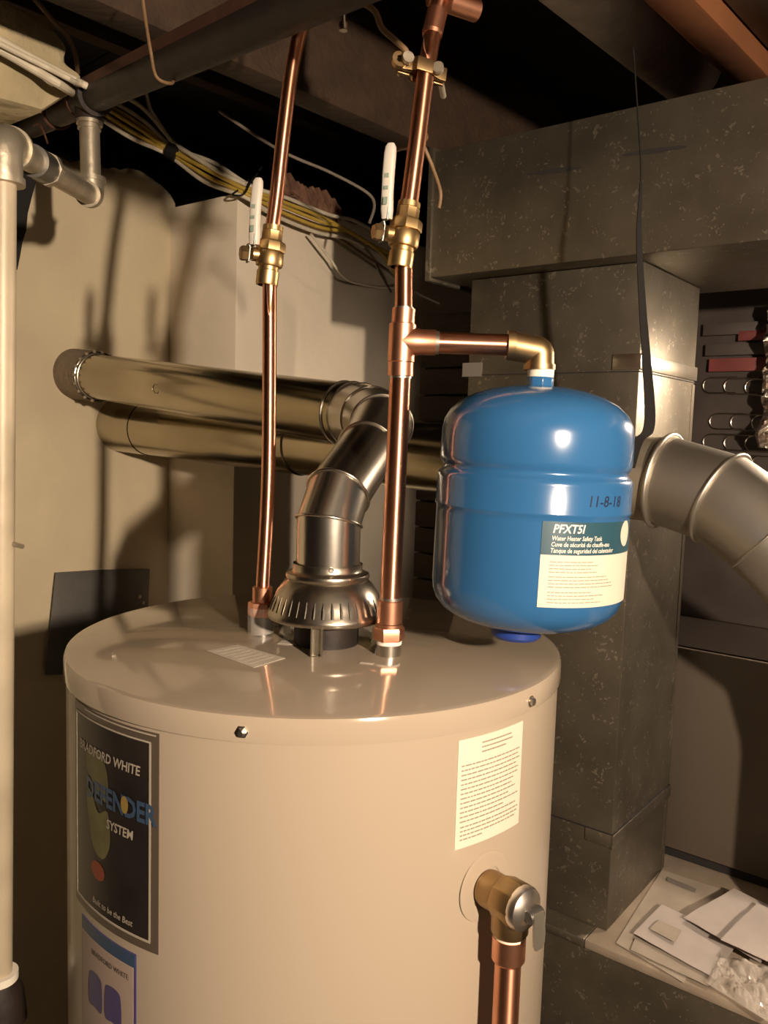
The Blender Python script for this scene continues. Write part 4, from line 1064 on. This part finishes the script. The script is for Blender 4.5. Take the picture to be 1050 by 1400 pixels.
cable('tan_cable', [(193, -20, 1.1), (198, 20, 1.12), (206, 70, 1.15), (214, 105, 1.15), (234, 114, 1.17), (238, 104, 1.2)], 'tan_cable', .0022, 'thin wire looped under the iron pipe')
cable('tan_cable', [(228, -20, 1.35), (230, 20, 1.35), (231, 60, 1.35)], 'tan_cable', .0024, 'short thin wire hanging above the iron pipe')
cable('grey_cable', [(300, 152, 1.75), (360, 192, 1.76), (400, 214, 1.78), (450, 235, 1.8), (500, 262, 1.82), (512, 280, 1.84), (505, 305, 1.86)], 'grey_cable', .0032, 'grey wire sagging across the dark joist bay')
cable('grey_cable', [(528, 225, .93), (540, 207, .93), (560, 200, .94), (582, 190, .95), (580, 182, .96), (578, 195, .97), (590, 225, .98), (602, 262, 1.0), (600, 285, 1.0)], 'tan_cable', .0022, 'thin stiff wire curling behind the upper copper pipe')
cable('grey_cable', [(535, 400, 2.0), (515, 360, 2.0), (560, 395, 2.05), (600, 415, 2.1)], 'grey_cable', .0028, 'thin dark wire under the bundle by the copper tee')
# black tape and tie on the bundle
tp = onU(237, 208, plane_u(237) - .045); tdv = (onU(285, 236, plane_u(285) - .045) - onU(188, 178, W1 - .045)).normalized()
tag(MB().tube([tp - tdv * .014, tp + tdv * .014], .021, 20).build('tape_wrap', 'black_tape', loc=tp), 'black tape wrapped round the cable bundle', 'tape')
zt_ = [onU(x, y, plane_u(x) - o_) for x, y, o_ in ((358, 228, .06), (350, 240, .06), (342, 250, .064), (336, 262, .066), (330, 267, .06), (318, 266, .05), (328, 258, .03), (340, 246, .03))]
tag(MB().tube(spline(zt_, 5), .0022, 8).build('cable_tie', 'black_tape', loc=zt_[0]), 'black cable tie round the bundle above the left ball valve', 'cable tie')

# ================================================================== METAL SHEET ON THE WALL
pp = [(77, 783), (140, 779), (205, 778), (203, 830), (190, 922), (63, 923), (70, 850)]
ms = MB().prism([wall_sheet(x, y, .016) for x, y in pp], U * .006).build('metal_sheet', 'sheet', loc=wall_sheet(130, 923, .016), bevel=.001)
tag(ms, 'dark grey scuffed metal sheet patched onto the plaster wall', 'metal sheet')
for k, (x, y, r) in enumerate(((191, 816, .006), (196, 824, .005), (88, 906, .003))):
    p = wall_sheet(x, y, .019)
    o = MB().lathe([(0, 0), (r, 0), (r * .7, .002), (0, .003)], p, -U, 7).build('plaster_dab', 'pier', ms); o.location = Vector((0, 0, 0))

# ================================================================== LAMPS
def lamp(pos, mt, label, k=1.0, light_block=False):
    t = thing('hanging_bulb', label, 'lamp', pos, 'bulbs hanging under the joists')
    MB().lathe([(r * (k if h < .03 else 1), h * (k if h < .03 else 1)) for r, h in [(0, -.030), (.016, -.026), (.026, -.016), (.030, 0), (.0285, .010), (.023, .020), (.0155, .036), (.0135, .05)]], pos, Z, 24).build('bulb', mt, t)
    MB().lathe([(.0135, .048), (.019, .05), (.021, .06), (.021, .09), (.012, .1), (0, .1)], pos, Z, 24).build('socket', 'porcelain', t)
    if light_block:  # unseen dome, added to keep the side bulb's light off the joists
        MB().lathe([(.022, .066), (.030, .064), (.055, .052), (.085, .030), (.105, .006), (.107, .004), (.104, .007), (.084, .032), (.054, .054), (.030, .066), (.022, .068)], pos, Z, 40).build('light_block', 'dull_steel', t)
    MB().tube([pos + Z * .098, Vector((pos.x, pos.y, J_Z + .236))], .003, 8).build('cord', 'black_tape', t)
lamp(LAMP_MAIN, 'bulb_main', 'bare round lit bulb behind the viewer', 0.8)
lamp(LAMP_SIDE, 'bulb_side', 'small bulb under an added light-blocking dome beyond the long duct at right', 1.0, True)
